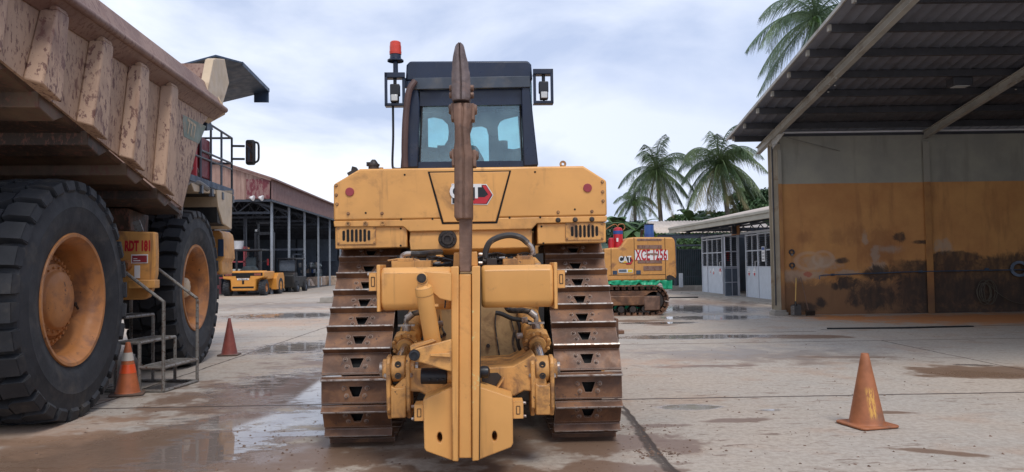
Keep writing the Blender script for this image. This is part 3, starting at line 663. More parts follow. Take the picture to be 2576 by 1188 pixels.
# upper cross beam with rounded ends
def rrect(x0,x1,z0,z1,r,n=5):
    o = []
    for cx_, cz_, a0 in ((x1-r,z1-r,0),(x0+r,z1-r,90),(x0+r,z0+r,180),(x1-r,z0+r,270)):
        for k in range(n+1): a = R(a0+90*k/n); o.append((cx_+r*math.cos(a), cz_+r*math.sin(a)))
    return o
YB = YR+.10
for x0, x1, s_ in ((-.665,-.115,-1),(.105,.665,1)):
    m = MB()
    prof = [(YB+.35,1.315),(YB+.07,1.315),(YB+.018,1.335),(YB,1.38),(YB-.004,1.60),(YB+.02,1.635),(YB+.06,1.645),(YB+.35,1.645)]
    if s_ < 0: prof = [(a,b-.008) for a,b in prof]
    m.prism(prof, 'x', x0, x1)
    bmx = m.build('cross_beam', Y1, dz, bevel=.03, seg=3)
    m = MB(); xe = x0 if s_ < 0 else x1
    m.prism([(YB+.0,1.30),(YB+.36,1.30),(YB+.36,1.66),(YB+.0,1.66)],'x', min(xe,xe+s_*.028), max(xe,xe+s_*.028)); m.build('beam_end_plate', Y1, bmx, bevel=.006)
    m = MB(); xb = xe+s_*.03
    m.mi = 0; m.bx(min(xb,xb+s_*.06),max(xb,xb+s_*.06),YB+.03,YB+.2,1.46,1.60); m.mi = 1
    fr = [(xb+s_*.018,1.495),(xb+s_*.042,1.495),(xb+s_*.042,1.565),(xb+s_*.018,1.565)]
    for a, b in zip(fr, fr[1:]+fr[:1]): m.bar((a[0],YB+.029,a[1]),(b[0],YB+.029,b[1]),.004,.004,(0,1,0))
    m.mi = 2
    for zz in (1.468,1.585): m.cyl((xb+s_*.04,YB+.06,zz),(xb+s_*.075,YB+.06,zz),.012)
    m.build('pin_lug', [Y1, M['hole_dark'], M['worn_steel']], bmx)
# lower push block: two wings with an oval hole each
def plate_hole(name, outer, hc, hw, hh, y0, y1):
    b = bmesh.new(); ed = []
    hole = [(hc[0]+hw*math.cos(2*math.pi*k/20), hc[1]+hh*math.sin(2*math.pi*k/20)) for k in range(20)]
    for lp in (outer, hole):
        vs = [b.verts.new((x,y0,z)) for x,z in lp]
        for i in range(len(vs)): ed.append(b.edges.new((vs[i], vs[(i+1)%len(vs)])))
    bmesh.ops.triangle_fill(b, edges=ed, use_beauty=True)
    bmesh.ops.delete(b, geom=[f for f in b.faces if inside((f.calc_center_median().x,f.calc_center_median().z), hole)], context='FACES')
    e_ = bmesh.ops.extrude_face_region(b, geom=b.faces[:]); bmesh.ops.translate(b, vec=(0,y1-y0,0), verts=[v for v in e_['geom'] if isinstance(v,bmesh.types.BMVert)])
    bmesh.ops.recalc_face_normals(b, faces=b.faces)
    me = bpy.data.meshes.new(name); b.to_mesh(me); b.free(); me.materials.append(Y1)
    o = bpy.data.objects.new(name, me); COL.objects.link(o); o.parent = dz
    md = o.modifiers.new('b','BEVEL'); md.width = .008; md.segments = 2; md.limit_method = 'ANGLE'; md.angle_limit = R(40)
    return o
YW = YR+.06
qh = DZ.y(1106,1101,YW)
wl = plate_hole('push_block_wing', DZ.xz([(1140,973),(1064,1006),(1067,1128),(1072,1136),(1139,1160)], YW), (qh.x,qh.z), .019, .038, YW, YW+.30)
qh = DZ.y(1244,1098,YW)
wr = plate_hole('push_block_wing', DZ.xz([(1203,972),(1290,1001),(1291,1116),(1286,1126),(1203,1158)], YW), (qh.x,qh.z), .019, .038, YW, YW+.30)
m = MB(); m.bx(-.30,.30,YW+.12,YW+.2,.36,.60); m.build('block_core', M['dark_grease'], dz)
for (u0,v0,u1,v1), s_, par in (((1041,1020,1066,1062),-1,wl),((1291,1012,1317,1056),1,wr)):
    a = DZ.y(u0,v1,YW); b = DZ.y(u1,v0,YW); m = MB(); m.mi = 0; m.bx(a.x,b.x,YW+.03,YW+.2,a.z,b.z)
    m.mi = 1; cx_, cz_ = (a.x+b.x)/2, (a.z+b.z)/2
    fr = [(cx_-.013,cz_-.03),(cx_+.013,cz_-.03),(cx_+.013,cz_+.03),(cx_-.013,cz_+.03)]
    for c_, d_ in zip(fr, fr[1:]+fr[:1]): m.bar((c_[0],YW+.029,c_[1]),(d_[0],YW+.029,d_[1]),.004,.004,(0,1,0))
    m.mi = 2; xo = a.x if s_ < 0 else b.x
    for zz in (a.z+.015,b.z-.015): m.cyl((xo-s_*.02,YW+.05,zz),(xo+s_*.022,YW+.05,zz),.012)
    m.build('pin_lug', [Y1, M['hole_dark'], M['worn_steel']], par, bevel=.003)
# lower draft frame between the links
fp = DZ.xz([(1040,925),(1134,935),(1207,925),(1290,920),(1318,905),(1342,888),(1372,940),(1378,985),(1345,985),(1318,982),(1295,995),(1207,1003),(1134,1003),(1075,995),(1056,985),(1020,985),(990,975)], -1.35)
m = MB(); m.prism(fp, 'y', -1.38, -.6); m.build('draft_frame', Y2, dz, bevel=.012)
m = MB(); m.prism(DZ.xz([(1212,940),(1252,938),(1262,948),(1240,985),(1212,985)], -1.39), 'y', -1.392, -1.38); m.build('frame_opening', M['dark_grease'], dz)
m = MB(); m.bar(*[(DZ.y(u,v,-1.42).x,-1.42,DZ.y(u,v,-1.42).z) for u,v in ((1268,950),(1246,982))],.04,.02); m.build('opening_rim', Y2, dz, bevel=.004)
# side link arms, pin bosses, lift cylinders
def link_side(s_, bx0, bx1, bz, cx_, rodtop, fl, dark):
    # boss
    q0 = DZ.y(bx0, bz, -1.35); q1 = DZ.y(bx1, bz, -1.35); xc = (q0.x+q1.x)/2; z = q0.z
    m = MB(); m.cyl((q0.x,-1.30,z),(q1.x,-1.30,z),.080,n=28); b_ = m.build('pin_boss', Y2, dz, bevel=.008)
    m = MB()
    for x in (q0.x-.012, q1.x+.012): m.cyl((x-.012,-1.30,z),(x+.012,-1.30,z),.055,n=20)
    for x in (q0.x+.03, q1.x-.03): m.bolt((x,-1.375,z-.045),(0,-1,0),.020,.016)
    m.build('pin_cap', M['worn_steel'], b_)
    m = MB(); m.cyl((xc-.055,-1.30,z),(xc+.055,-1.30,z),.105,n=28); rod_e = m.build('rod_end', Y2, dz, bevel=.01)
    m = MB()
    for zz in (.045,-.045): m.lathe([(.012,0),(.026,0),(.026,.012),(.012,.012)], (xc,-1.30-.094,z+zz), (0,-1,0), 14); m.cyl((xc,-1.36,z+zz),(xc,-1.397,z+zz),.012,n=10)
    m.build('grease_plug', M['dark_grease'], rod_e)
    # clevis plates running down
    for k in (-1, 1):
        x = xc+k*.078; m = MB()
        m.prism([(-1.40,z+.05),(-1.36,z+.10),(-1.26,z+.11),(-1.2,z+.05),(-1.16,.70),(-1.10,.44),(-1.30,.42),(-1.38,.50),(-1.40,.70)], 'x', x-.017, x+.017); m.build('link_plate', Y2, dz, bevel=.008)
    m = MB(); m.loft([(xc-.060,-1.385,.44),(xc+.060,-1.385,.44),(xc+.060,-1.395,.70),(xc+.03,-1.395,.68),(xc-.03,-1.395,.68),(xc-.060,-1.395,.70)], [(xc-.060,-1.15,.44),(xc+.060,-1.15,.44),(xc+.060,-1.15,.70),(xc+.03,-1.15,.68),(xc-.03,-1.15,.68),(xc-.060,-1.15,.70)])
    m.build('link_web', Y2, dz, bevel=.01)
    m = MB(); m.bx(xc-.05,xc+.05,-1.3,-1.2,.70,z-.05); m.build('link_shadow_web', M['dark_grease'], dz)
    # cylinder: rod, gland, barrel going up and forward
    A = Vector((xc,-1.25,z+.06)); B = Vector((DZ.y(*fl,-.98).x,-.98,DZ.y(*fl,-.98).z)); d = (B-A).normalized()
    B2 = B+d*.12; D = Vector((DZ.y(*dark,-.35).x,-.35,DZ.y(*dark,-.35).z))
    m = MB(); m.cyl(A, B2, .040, n=20); m.build('lift_rod', M['chrome'], dz)
    dd = (D-B).normalized()
    m = MB(); m.cyl(B-dd*.02, B+dd*.07, .125, .125, n=8); m.cyl(B-dd*.05, B, .075, n=20)
    e1 = dd.cross(Vector((0,0,1))).normalized(); e2 = dd.cross(e1)
    for k in range(8): a = (k+.5)*math.pi/4; m.bolt(B-dd*.02+(e1*math.cos(a)+e2*math.sin(a))*.104, -dd, .019, .022)
    hd = m.build('cylinder_head', Y2, dz, bevel=.006)
    m = MB(); m.cyl(B+dd*.05, D, .095, n=24); m.lathe([(.098,0),(.102,.01),(.102,.04),(.098,.05)], B+dd*.22, dd, 24); m.build('lift_cylinder', Y2, dz, bevel=.01)
    p = B+dd*.03+Vector((0,-.02,.10))
    m = MB(); m.cyl(p, p+Vector((0,0,.05)), .038, n=16); m.box(p+Vector((0,0,.055)), (.14,.05,.015)); m.build('hose_port', M['worn_steel'], hd)
    m = MB(); pts = [p+Vector((0,-.0,.06)), p+Vector((.0,-.01,.11)), p+Vector((-s_*.05,.0,.15)), p+Vector((-s_*.11,.03,.16)), p+Vector((-s_*.22,.1,.16)), p+Vector((-s_*.26,.16,.21))]
    m.mi = 0; m.tube(curve_pts(pts[2:],5), .024, 10); m.mi = 1; m.tube(curve_pts(pts[:3],4), .02, 10); m.cyl(pts[1]+Vector((0,0,.0)), pts[2], .03, n=12)
    m.build('hydraulic_hose', [M['hose'], M['worn_steel']], dz)
link_side(-1, 962, 1044, 930, 0, None, (1022,868), (1058,780))
link_side(1, 1325, 1402, 930, 0, None, (1350,862), (1322,770))
# tilt cylinder on the left with its brackets
P0 = Vector((DZ.y(1061,700,-1.95).x, -1.93, DZ.y(1061,700,-1.95).z)); P1 = Vector((DZ.y(1088,858,-1.80).x, -1.80, DZ.y(1088,858,-1.80).z)); d = (P1-P0).normalized()
L = (P1-P0).length
m = MB(); m.lathe([(0,.0),(.035,.0),(.062,.02),(.066,.045),(.066,.075),(.063,.078),(.063,L-.02),(.055,L),(0,L)], P0+d*.05, d, 28); tc_ = m.build('tilt_cylinder', Y1, dz)
m = MB(); m.cyl(P0+Vector((0,-.035,0)),P0+Vector((0,.05,0)),.042,n=24); m.box(P0+d*.045+Vector((0,.0,0)),(.075,.06,.07)); m.build('cylinder_eye', Y1, tc_, bevel=.006)
m = MB(); m.cyl(P0+Vector((0,-.05,0)),P0+Vector((0,-.03,0)),.022,n=16); m.lathe([(.022,0),(.034,0),(.034,.008),(.022,.008)],P0+Vector((0,-.034,0)),(0,-1,0),20); m.build('eye_pin', M['dark_grease'], tc_)
m = MB(); m.prism([(P0.x-.02,P0.z-.03),(P0.x-.02,P0.z+.045),(P0.x+.02,P0.z+.05),(-.115,P0.z+.035),(-.115,1.38),(P0.x+.12,1.40)],'y',-1.84,-1.66); m.build('tilt_bracket', Y1, dz, bevel=.008)
m = MB(); m.box(P0+d*.19+Vector((.075,0,-.02)),(.03,.02,.02)); m.build('bleed_plug', Y1, tc_)
# lower arm bracket
for y0 in (-1.90,-1.70):
    m = MB(); m.prism(DZ.xz([(1048,876),(1136,853),(1136,935),(1100,925),(1060,912),(1036,908),(1029,897),(1032,884)], y0), 'y', y0-.02, y0+.02); m.build('arm_plate', Y2, dz, bevel=.008)
m = MB(); m.prism(DZ.xz([(1082,890),(1134,887),(1134,899),(1082,896)], -1.92), 'y', -1.945, -1.92); m.build('arm_rib', Y1, dz, bevel=.004)
q = DZ.y(1043,893,-1.92); m = MB(); m.cyl((q.x,-1.95,q.z),(q.x,-1.62,q.z),.040,n=22); m.lathe([(.026,0),(.036,.004),(.036,.012),(.026,.014)],(q.x,-1.95,q.z),(0,-1,0),22); m.build('arm_pin', M['black_paint'], dz)
m = MB(); m.prism(DZ.xz([(1034,868),(1090,850),(1100,856),(1050,874),(1034,884)], -1.80), 'y', -1.88, -1.72); m.build('arm_saddle', Y2, dz, bevel=.006)
q = DZ.y(1088,858,-1.80); m = MB(); m.lathe([(0,0),(.045,.0),(.05,.03),(.03,.06),(0,.06)],(q.x,-1.80,q.z+.015),(0,0,-1),18); m.build('ball_joint', M['dark_grease'], dz)
# black shank-pin puller cylinder and its far end
qa, qb = DZ.y(1058,948,-1.62), DZ.y(1124,948,-1.62)
m = MB(); m.cyl((qa.x,-1.58,qa.z),(qb.x,-1.58,qb.z),.062,n=24); m.mi = 1; m.cyl((qb.x,-1.58,qb.z),(-.11,-1.58,qb.z),.055,n=20)
m.mi = 0
for x in (qa.x+.07,qb.x-.03,qb.x-.07): m.bolt((x,-1.64,qa.z-.02),(0,-1,0),.013,.012)
m.build('pin_puller', [M['black_paint'], Y2], dz, bevel=.008)
m = MB(); m.lathe([(.045,0),(.05,.03),(.045,.06),(.02,.075),(0,.075)],(.09,-1.5,qa.z+.01),(1,0,0),20); m.build('pin_end', M['black_paint'], dz)

# --- shank standing in the pocket with protector and tip
def loft_profile(rows, y0, y1, name, mat_, par, bev):
    # rows: (v, u_left, u_right) top to bottom
    m = MB(); pl = [DZ.y(u0,v,YR) for v,u0,u1 in rows]; pr = [DZ.y(u1,v,YR) for v,u0,u1 in rows]
    n = len(rows); vs = []
    for a, b in zip(pl, pr):
        w_ = (b.x-a.x); cx_ = (a.x+b.x)/2
        k = 1
        ya, yb = y0, y1
        vs += [(a.x,yb,a.z),(a.x,ya+.03,a.z),(a.x+w_*.28,ya,a.z),(cx_-w_*.06,ya+.002,a.z),(cx_,ya+.016,a.z),(cx_+w_*.06,ya+.002,a.z),(b.x-w_*.28,ya,b.z),(b.x,ya+.03,b.z),(b.x,yb,b.z)]
    fs = []
    for i in range(n-1):
        for j in range(9): fs.append((i*9+j, i*9+(j+1)%9, (i+1)*9+(j+1)%9, (i+1)*9+j))
    fs += [tuple(range(9)), tuple(range((n-1)*9, n*9))]
    m.add(vs, fs); return m.build(name, mat_, par, bevel=bev, ang=50)
m = MB(); m.prism(DZ.xz([(1155,540),(1187,540),(1185,684),(1155.5,684)], YR+.02), 'y', YR+.02, YR+.40)
shank = m.build('ripper_shank', M['shank_steel'], dz, bevel=.006)
m = MB(); m.prism(DZ.xz([(1148,253),(1178,252),(1181,300),(1149,300)], YR+.04), 'y', YR+.04, YR+.30); m.build('shank_nose', M['shank_steel'], shank, bevel=.006)
prt = loft_profile([(262,1141,1187),(300,1141,1187),(318,1144,1181),(360,1144,1184),(372,1142,1186),(392,1142,1191),(404,1144,1189),(420,1143,1189),(546,1143,1189),(551,1146,1186)], YR-.05, YR+.34, 'shank_protector', M['shank_steel'], shank, .008)
for u, v, rr in ((1135,270,.042),(1193,271,.042),(1137,386,.032),(1197,388,.036)):
    q = DZ.y(u,v,YR); m = MB(); s_ = -1 if u < 1160 else 1
    m.lathe([(0,-.02),(rr,-.02),(rr,.012),(rr*.7,.022),(0,.022)], (q.x,YR+.08,q.z), (s_,0,0), 18)
    m.box((q.x-s_*.012,YR+.06,q.z-.03),(.03,.12,.13)); m.build('protector_lug', M['shank_steel'], prt, bevel=.008)
tip = loft_profile([(113,1151,1162),(116,1147.5,1165.5),(122,1145,1168),(145,1140,1173),(162,1138,1178),(174,1138,1178.5),(186,1136.5,1182),(215,1136.5,1183.5),(248,1136.5,1183),(255,1140,1180)], YR-.07, YR+.26, 'ripper_tip', M['tip_steel'], shank, .010)
for u, s_ in ((1134,-1),(1187,1)):
    for v in (216,234):
        q = DZ.y(u,v,YR); m = MB(); m.lathe([(0,-.015),(.026,-.015),(.026,.008),(.018,.016),(0,.016)],(q.x,YR+.08,q.z),(s_,0,0),14); m.build('tip_pin', M['shank_steel'], tip, bevel=.004)

# --- valves, hoses above the cross beam
def hz(name, pts, y, r, mt, mt2=None):
    P = [(DZ.y(u,v,y+dy).x, y+dy, DZ.y(u,v,y+dy).z) for u,v,dy in pts]; m = MB(); m.tube(curve_pts(P,6), r, 10); return m.build(name, mt, dz)
hz('hydraulic_hose', [(1221,650,0),(1222,632,0),(1232,610,0),(1255,597,0),(1283,592,0),(1310,598,0),(1328,612,0)], -1.15, .026, M['hose'])
hz('hose_fitting', [(1326,611,0),(1338,624,0),(1342,642,0)], -1.15, .022, M['worn_steel'])
hz('hydraulic_hose', [(1035,639,0),(1060,639,0),(1085,636,.2),(1108,634,.5)], -1.15, .026, M['hose'])
hz('hose_fitting', [(1010,655,0),(1012,645,0),(1022,639,0),(1040,638,0)], -1.15, .021, M['worn_steel'])
hz('hydraulic_hose', [(1215,655,0),(1232,662,0),(1245,675,.1)], -1.15, .024, M['hose'])
hz('brake_line', [(1064,670,0),(1052,655,0),(1010,652,0),(975,656,0)], -1.2, .008, Y2)
hz('brake_line', [(1290,652,0),(1320,654,0),(1340,656,0)], -1.2, .009, Y2)
for (u0,v0,u1,v1) in ((985,655,1085,676),(1000,650,1040,660),(1265,650,1345,668),(1300,643,1340,655),(1224,650,1250,672)):
    a = DZ.y(u0,v1,-1.2); b = DZ.y(u1,v0,-1.2); m = MB(); m.bx(a.x,b.x,-1.22,-.95,a.z,b.z)
    for k in range(4): m.bolt((a.x+(b.x-a.x)*(k+.5)/4,-1.1,b.z),(0,0,1),.012,.014)
    m.build('valve_block', Y2 if u0 != 1224 else M['dark_grease'], dz, bevel=.01)
for u, v in ((1098,650),(1110,652),(1120,655),(1250,640),(1260,655),(1060,645),(1320,640)):
    a = DZ.y(u,v,-1.1); m = MB(); m.box((a.x,-1.08,a.z),(.05,.06,.035),rz=u*.1); m.tube([(a.x-.06,-1.1,a.z),(a.x,-1.12,a.z+.012),(a.x+.07,-1.08,a.z-.005)],.008,6)
    m.build('hydraulic_fitting', M['dark_grease'], dz)
# mounting brackets from case to ripper
for sx in (-1,1):
    m = MB(); m.prism([(-1.2,1.05),(-.1,.75),(.2,.75),(.2,1.75),(-.2,1.75),(-.85,1.66),(-1.2,1.62)],'x',sx*.30-.03,sx*.30+.03) if sx < 0 else m.prism([(-.5,1.25),(.2,.75),(.2,1.75),(-.85,1.66),(-.95,1.5)],'x',.57,.63)
    m.build('mounting_bracket', Y2, dz, bevel=.01)

for nm, pts, y, r, mt_ in (('hydraulic_hose',[(1246,787,0),(1262,790,0),(1290,802,0),(1318,806,0),(1338,815,0)],-.95,.020,'black_rubber'),
    ('hydraulic_hose',[(1300,800,0),(1308,830,0),(1303,862,0),(1312,890,0)],-.7,.016,'black_rubber'),('hydraulic_hose',[(1296,830,0),(1290,860,0),(1296,885,0)],-.7,.012,'hose'),
    ('hydraulic_hose',[(1102,792,0),(1106,815,0),(1104,838,0),(1112,850,0)],-.8,.012,'black_rubber'),('hydraulic_hose',[(1030,790,0),(1022,812,0),(1030,826,0)],-.95,.016,'hose'),
    ('hydraulic_hose',[(1190,655,0),(1232,640,0),(1262,655,0),(1290,648,0)],-1.0,.012,'black_rubber'),('hydraulic_hose',[(1075,660,0),(1100,668,0),(1135,662,0)],-1.0,.014,'black_rubber'),
    ('brake_line',[(1120,700,0),(1122,740,0),(1119,775,0)],-1.70,.006,'hose')):
    hz(nm, pts, y, r, M[mt_])
for u, v in ((1318,806),(1306,845),(1106,815),(1262,654),(1100,667)):
    a = DZ.y(u,v,-.96); m = MB(); m.cyl((a.x-.02,-.98,a.z),(a.x+.03,-.98,a.z+.005),.026,n=10); m.build('hose_clamp', M['worn_steel'], dz)
# ================================================================ HAUL TRUCK
TR = Frame(-7.43, 8.21, 5.2)
tk = thing('dump_truck', 'huge mining dump truck with rust-stained tan tipper body, seen from behind on the left', 'dump truck', (-7.43,8.21,0), R(5.2))
# --- tyres
def tyre_mesh(Ro=1.345, W=.78):
    m = MB(); h = W/2
    prof = [(.70,h-.09),(.74,h-.05),(.80,h-.035),(.81,h-.03),(.90,h-.008),(1.02,h),(1.035,h+.004),(1.05,h),(1.15,h-.01),(1.21,h-.015),(Ro-.12,h-.04),(Ro-.11,h-.09),(Ro-.10,0),
            (Ro-.11,-h+.09),(Ro-.12,-h+.04),(1.21,-h+.015),(1.05,-h),(.90,-h+.008),(.80,-h+.035),(.70,-h+.09)]
    m.lathe(prof, (0,0,0), (1,0,0), 96)
    N = 30; da = 2*math.pi/N
    def P(a, r, x): return (x, r*math.cos(a), r*math.sin(a))
    def block(poly, r0, r1, shr=.006):
        # poly of (angle, x); extrude radially
        ca = sum(p[0] for p in poly)/len(poly); cx_ = sum(p[1] for p in poly)/len(poly)
        lo_ = [P(a, r0, x) for a, x in poly]; hi = [P(ca+(a-ca)*.93, r1, cx_+(x-cx_)*.95) for a, x in poly]
        m.loft(lo_, hi)
    for s_ in (-1, 1):
        off = 0 if s_ > 0 else da/2
        for k in range(N):
            a = k*da+off; g_ = da*.37
            # shoulder lug with a side face running down the sidewall
            A = [(a-g_,s_*(h+.005)),(a-g_,s_*.19),(a-g_+da*.18,s_*.13),(a+g_+da*.10,s_*.13),(a+g_,s_*.19),(a+g_,s_*(h+.005))]
            lo_ = [P(t_, Ro-.12, x) for t_, x in A]
            hi = [P(a+(t_-a)*.94, Ro-(.022 if abs(x) > h-.05 else 0), s_*(abs(x)-(.02 if abs(x) > h-.05 else -.0))) for t_, x in A]
            m.loft(lo_, hi)
            m.loft([P(a-g_,1.17,s_*(h-.03)),P(a+g_,1.17,s_*(h-.03)),P(a+g_,Ro-.12,s_*(h-.08)),P(a-g_,Ro-.12,s_*(h-.08))],
                   [P(a-g_*.8,1.225,s_*(h+.012)),P(a+g_*.8,1.225,s_*(h+.012)),P(a+g_*.92,Ro-.028,s_*(h-.01)),P(a-g_*.92,Ro-.028,s_*(h-.01))])
    for k in range(N):
        a = k*da+da*.28
        block([(a-da*.36,-.02),(a-da*.12,-.115),(a+da*.30,-.115),(a+da*.40,.02),(a+da*.16,.115),(a-da*.26,.115)], Ro-.12, Ro-.004)
    return m
TY = {}
def wheel(x_out, y, rear, s_=1, steer=0):
    W = .78
    wh = bpy.data.objects.new('wheel', None); COL.objects.link(wh); wh.parent = tk
    wh.location = (x_out-s_*W/2, y, 1.325); wh.rotation_euler = (R(random.uniform(0,9)), 0, 0 if s_ > 0 else math.pi)
    if steer: wh.rotation_euler[2] += R(steer)
    if 't' not in TY: TY['t'] = tyre_mesh().build('tyre', M['tyre'], wh, ang=28)
    else: o = TY['t'].copy(); COL.objects.link(o); o.parent = wh
    k = 'rear' if rear else 'front'
    if k in TY:
        for o_ in TY[k]: dup(o_, parent=wh)
        return wh
    h = W/2; L = []
    m = MB()
    if rear:
        m.lathe([(.735,h-.075),(.745,h-.05),(.735,h-.030),(.70,h-.035),(.685,h-.06),(.67,h-.075),(.655,h-.10),(.63,h-.13),(.62,h-.20),(.615,h-.42),(.60,h-.45),(.52,h-.46),(.40,h-.47)], (0,0,0), (1,0,0), 72)
        L.append(m.build('rim', M['rim_orange'], wh, ang=50))
        m = MB(); m.lathe([(.53,h-.455),(.53,h-.34),(.50,h-.325),(.42,h-.32),(.405,h-.31),(.40,h-.265),(.385,h-.255),(.335,h-.25),(.325,h-.24),(.32,h-.205),(.30,h-.19),(.16,h-.18),(0,h-.18)], (0,0,0), (1,0,0), 64)
        for q_ in range(36): a = q_*math.pi/18; m.bolt((h-.325,.462*math.cos(a),.462*math.sin(a)),(1,0,0),.022,.045)
        for q_ in range(20): a = q_*math.pi/10+.1; m.bolt((h-.252,.36*math.cos(a),.36*math.sin(a)),(1,0,0),.013,.02)
        hb = m.build('hub', M['rim_orange'], wh, ang=45); L.append(hb)
        m = MB(); m.cyl((h-.34,.50,-.10),(h-.26,.50,-.10),.025,n=10); m.tube([(h-.27,.50,-.10),(h-.27,.56,-.16)],.014,6)
        L.append(m.build('valve_stem', M['dark_grease'], wh))
    else:
        m.lathe([(.735,h-.075),(.745,h-.05),(.735,h-.030),(.70,h-.035),(.685,h-.06),(.67,h-.075),(.655,h-.10),(.63,h-.13),(.62,h-.20),(.615,h-.50),(.60,h-.53),(.36,h-.535),(.30,h-.54)], (0,0,0), (1,0,0), 72)
        L.append(m.build('rim', M['rim_orange'], wh, ang=50))
        m = MB(); m.lathe([(.38,h-.53),(.38,h-.47),(.33,h-.46),(.20,h-.45),(.185,h-.32),(.17,h-.22),(.15,h-.19),(.10,h-.17),(0,h-.16)], (0,0,0), (1,0,0), 40)
        for q_ in range(20): a = q_*math.pi/10; m.bolt((h-.47,.355*math.cos(a),.355*math.sin(a)),(1,0,0),.02,.03)
        for q_ in range(10): a = q_*math.pi/5; m.bolt((h-.20,.14*math.cos(a),.14*math.sin(a)),(1,0,0),.013,.02)
        L.append(m.build('hub', M['cream_paint'], wh, ang=45))
    TY[k] = L
    return wh
wheel(2.60, 0, True); wheel(1.74, 0, True); wheel(-2.60, 0, True, -1); wheel(-1.74, 0, True, -1)
wheel(2.44, 4.66, False, 1, 1.2); wheel(-2.44, 4.66, False, -1, 0)
m = MB(); m.cyl((-1.3,0,1.33),(1.3,0,1.33),.42,n=24); m.lathe([(0,-.6),(.55,-.5),(.62,0),(.55,.5),(0,.6)],(0,0,1.33),(0,1,0),24); m.build('rear_axle', M['frame_black'], tk)
m = MB(); m.cyl((-1.8,4.66,1.33),(1.8,4.66,1.33),.24,n=16); m.build('front_axle', M['frame_black'], tk)
m = MB()
for sx in (-1,1): m.bx(sx*.62-.12,sx*.62+.12,-1.0,7.0,1.45,2.15)
m.bx(-.6,.6,6.0,6.4,1.4,2.0); m.bx(-.6,.6,2.4,2.9,1.5,2.1); m.bx(-.9,.9,3.4,6.6,1.2,2.6)
m.build('chassis', M['frame_black'], tk, bevel=.02)
for sx in (-1,1):
    m = MB(); m.cyl((sx*1.05,2.3,1.3),(sx*1.05,2.0,3.0),.17,n=20); m.build('hoist_cylinder', M['frame_black'], tk)
    m = MB(); m.cyl((sx*1.0,-.9,1.4),(sx*1.0,.0,2.4),.12,n=16); m.build('suspension_strut', M['frame_black'], tk)
# --- side tank box with fleet number
tp = TR.xz([(301,575),(389,584),(391,640),(390,690),(382,725),(371,749),(358,754),(322,755),(310,740)], 2.05)
m = MB(); m.prism([(1.25,tp[0][1]-.0)]+tp[1:8]+[(1.25,tp[7][1])], 'y', 2.05, 2.20); bxk = m.build('side_tank', M['yellow_old'], tk, bevel=.02)
q = TR.y(344,620,2.03)
text('RDT 181', 'fleet_number', .19, Matrix.Translation((q.x+.01,2.045,q.z)) @ FACE_Y, M['red_paint'], bxk, .001, .010, .50)
a, b = TR.y(330,663,2.04), TR.y(372,640,2.04)
m = MB(); m.mi = 0; m.bx(a.x,b.x,2.040,2.048,a.z,b.z); m.mi = 1; m.bx(a.x+.012,b.x-.012,2.037,2.041,a.z+.012,b.z-.015); m.mi = 0; m.bx(a.x+.03,b.x-.10,2.034,2.038,a.z+.03,a.z+.045); m.bx(a.x+.03,b.x-.14,2.034,2.038,a.z+.06,a.z+.07)
m.build('warning_decal', [M['white_paint'], M['reflector_red']], bxk)
m = MB(); a, b = TR.y(338,700,2.04), TR.y(352,668,2.04); m.bx(a.x,b.x,2.040,2.048,a.z,b.z); m.build('sticker', M['white_paint'], bxk)
m = MB(); a = TR.y(346,575,2.1); m.box((a.x,2.12,a.z+.03),(.10,.03,.16),ry=-.35); m.build('lifting_lug', M['galv'], bxk)
a, b = TR.y(330,726,1.95), TR.y(396,704,1.95); m = MB(); m.bx(a.x,b.x,1.85,2.04,a.z,b.z); m.build('step_bracket', M['yellow_old'], tk, bevel=.01)
q = TR.y(318,668,2.0); m = MB(); m.lathe([(.06,0),(.075,0),(.075,.12),(.05,.12),(.05,0)],(q.x-.02,2.05,q.z),(0,-1,0),20); m.build('pipe_flange', M['rim_orange'], tk)

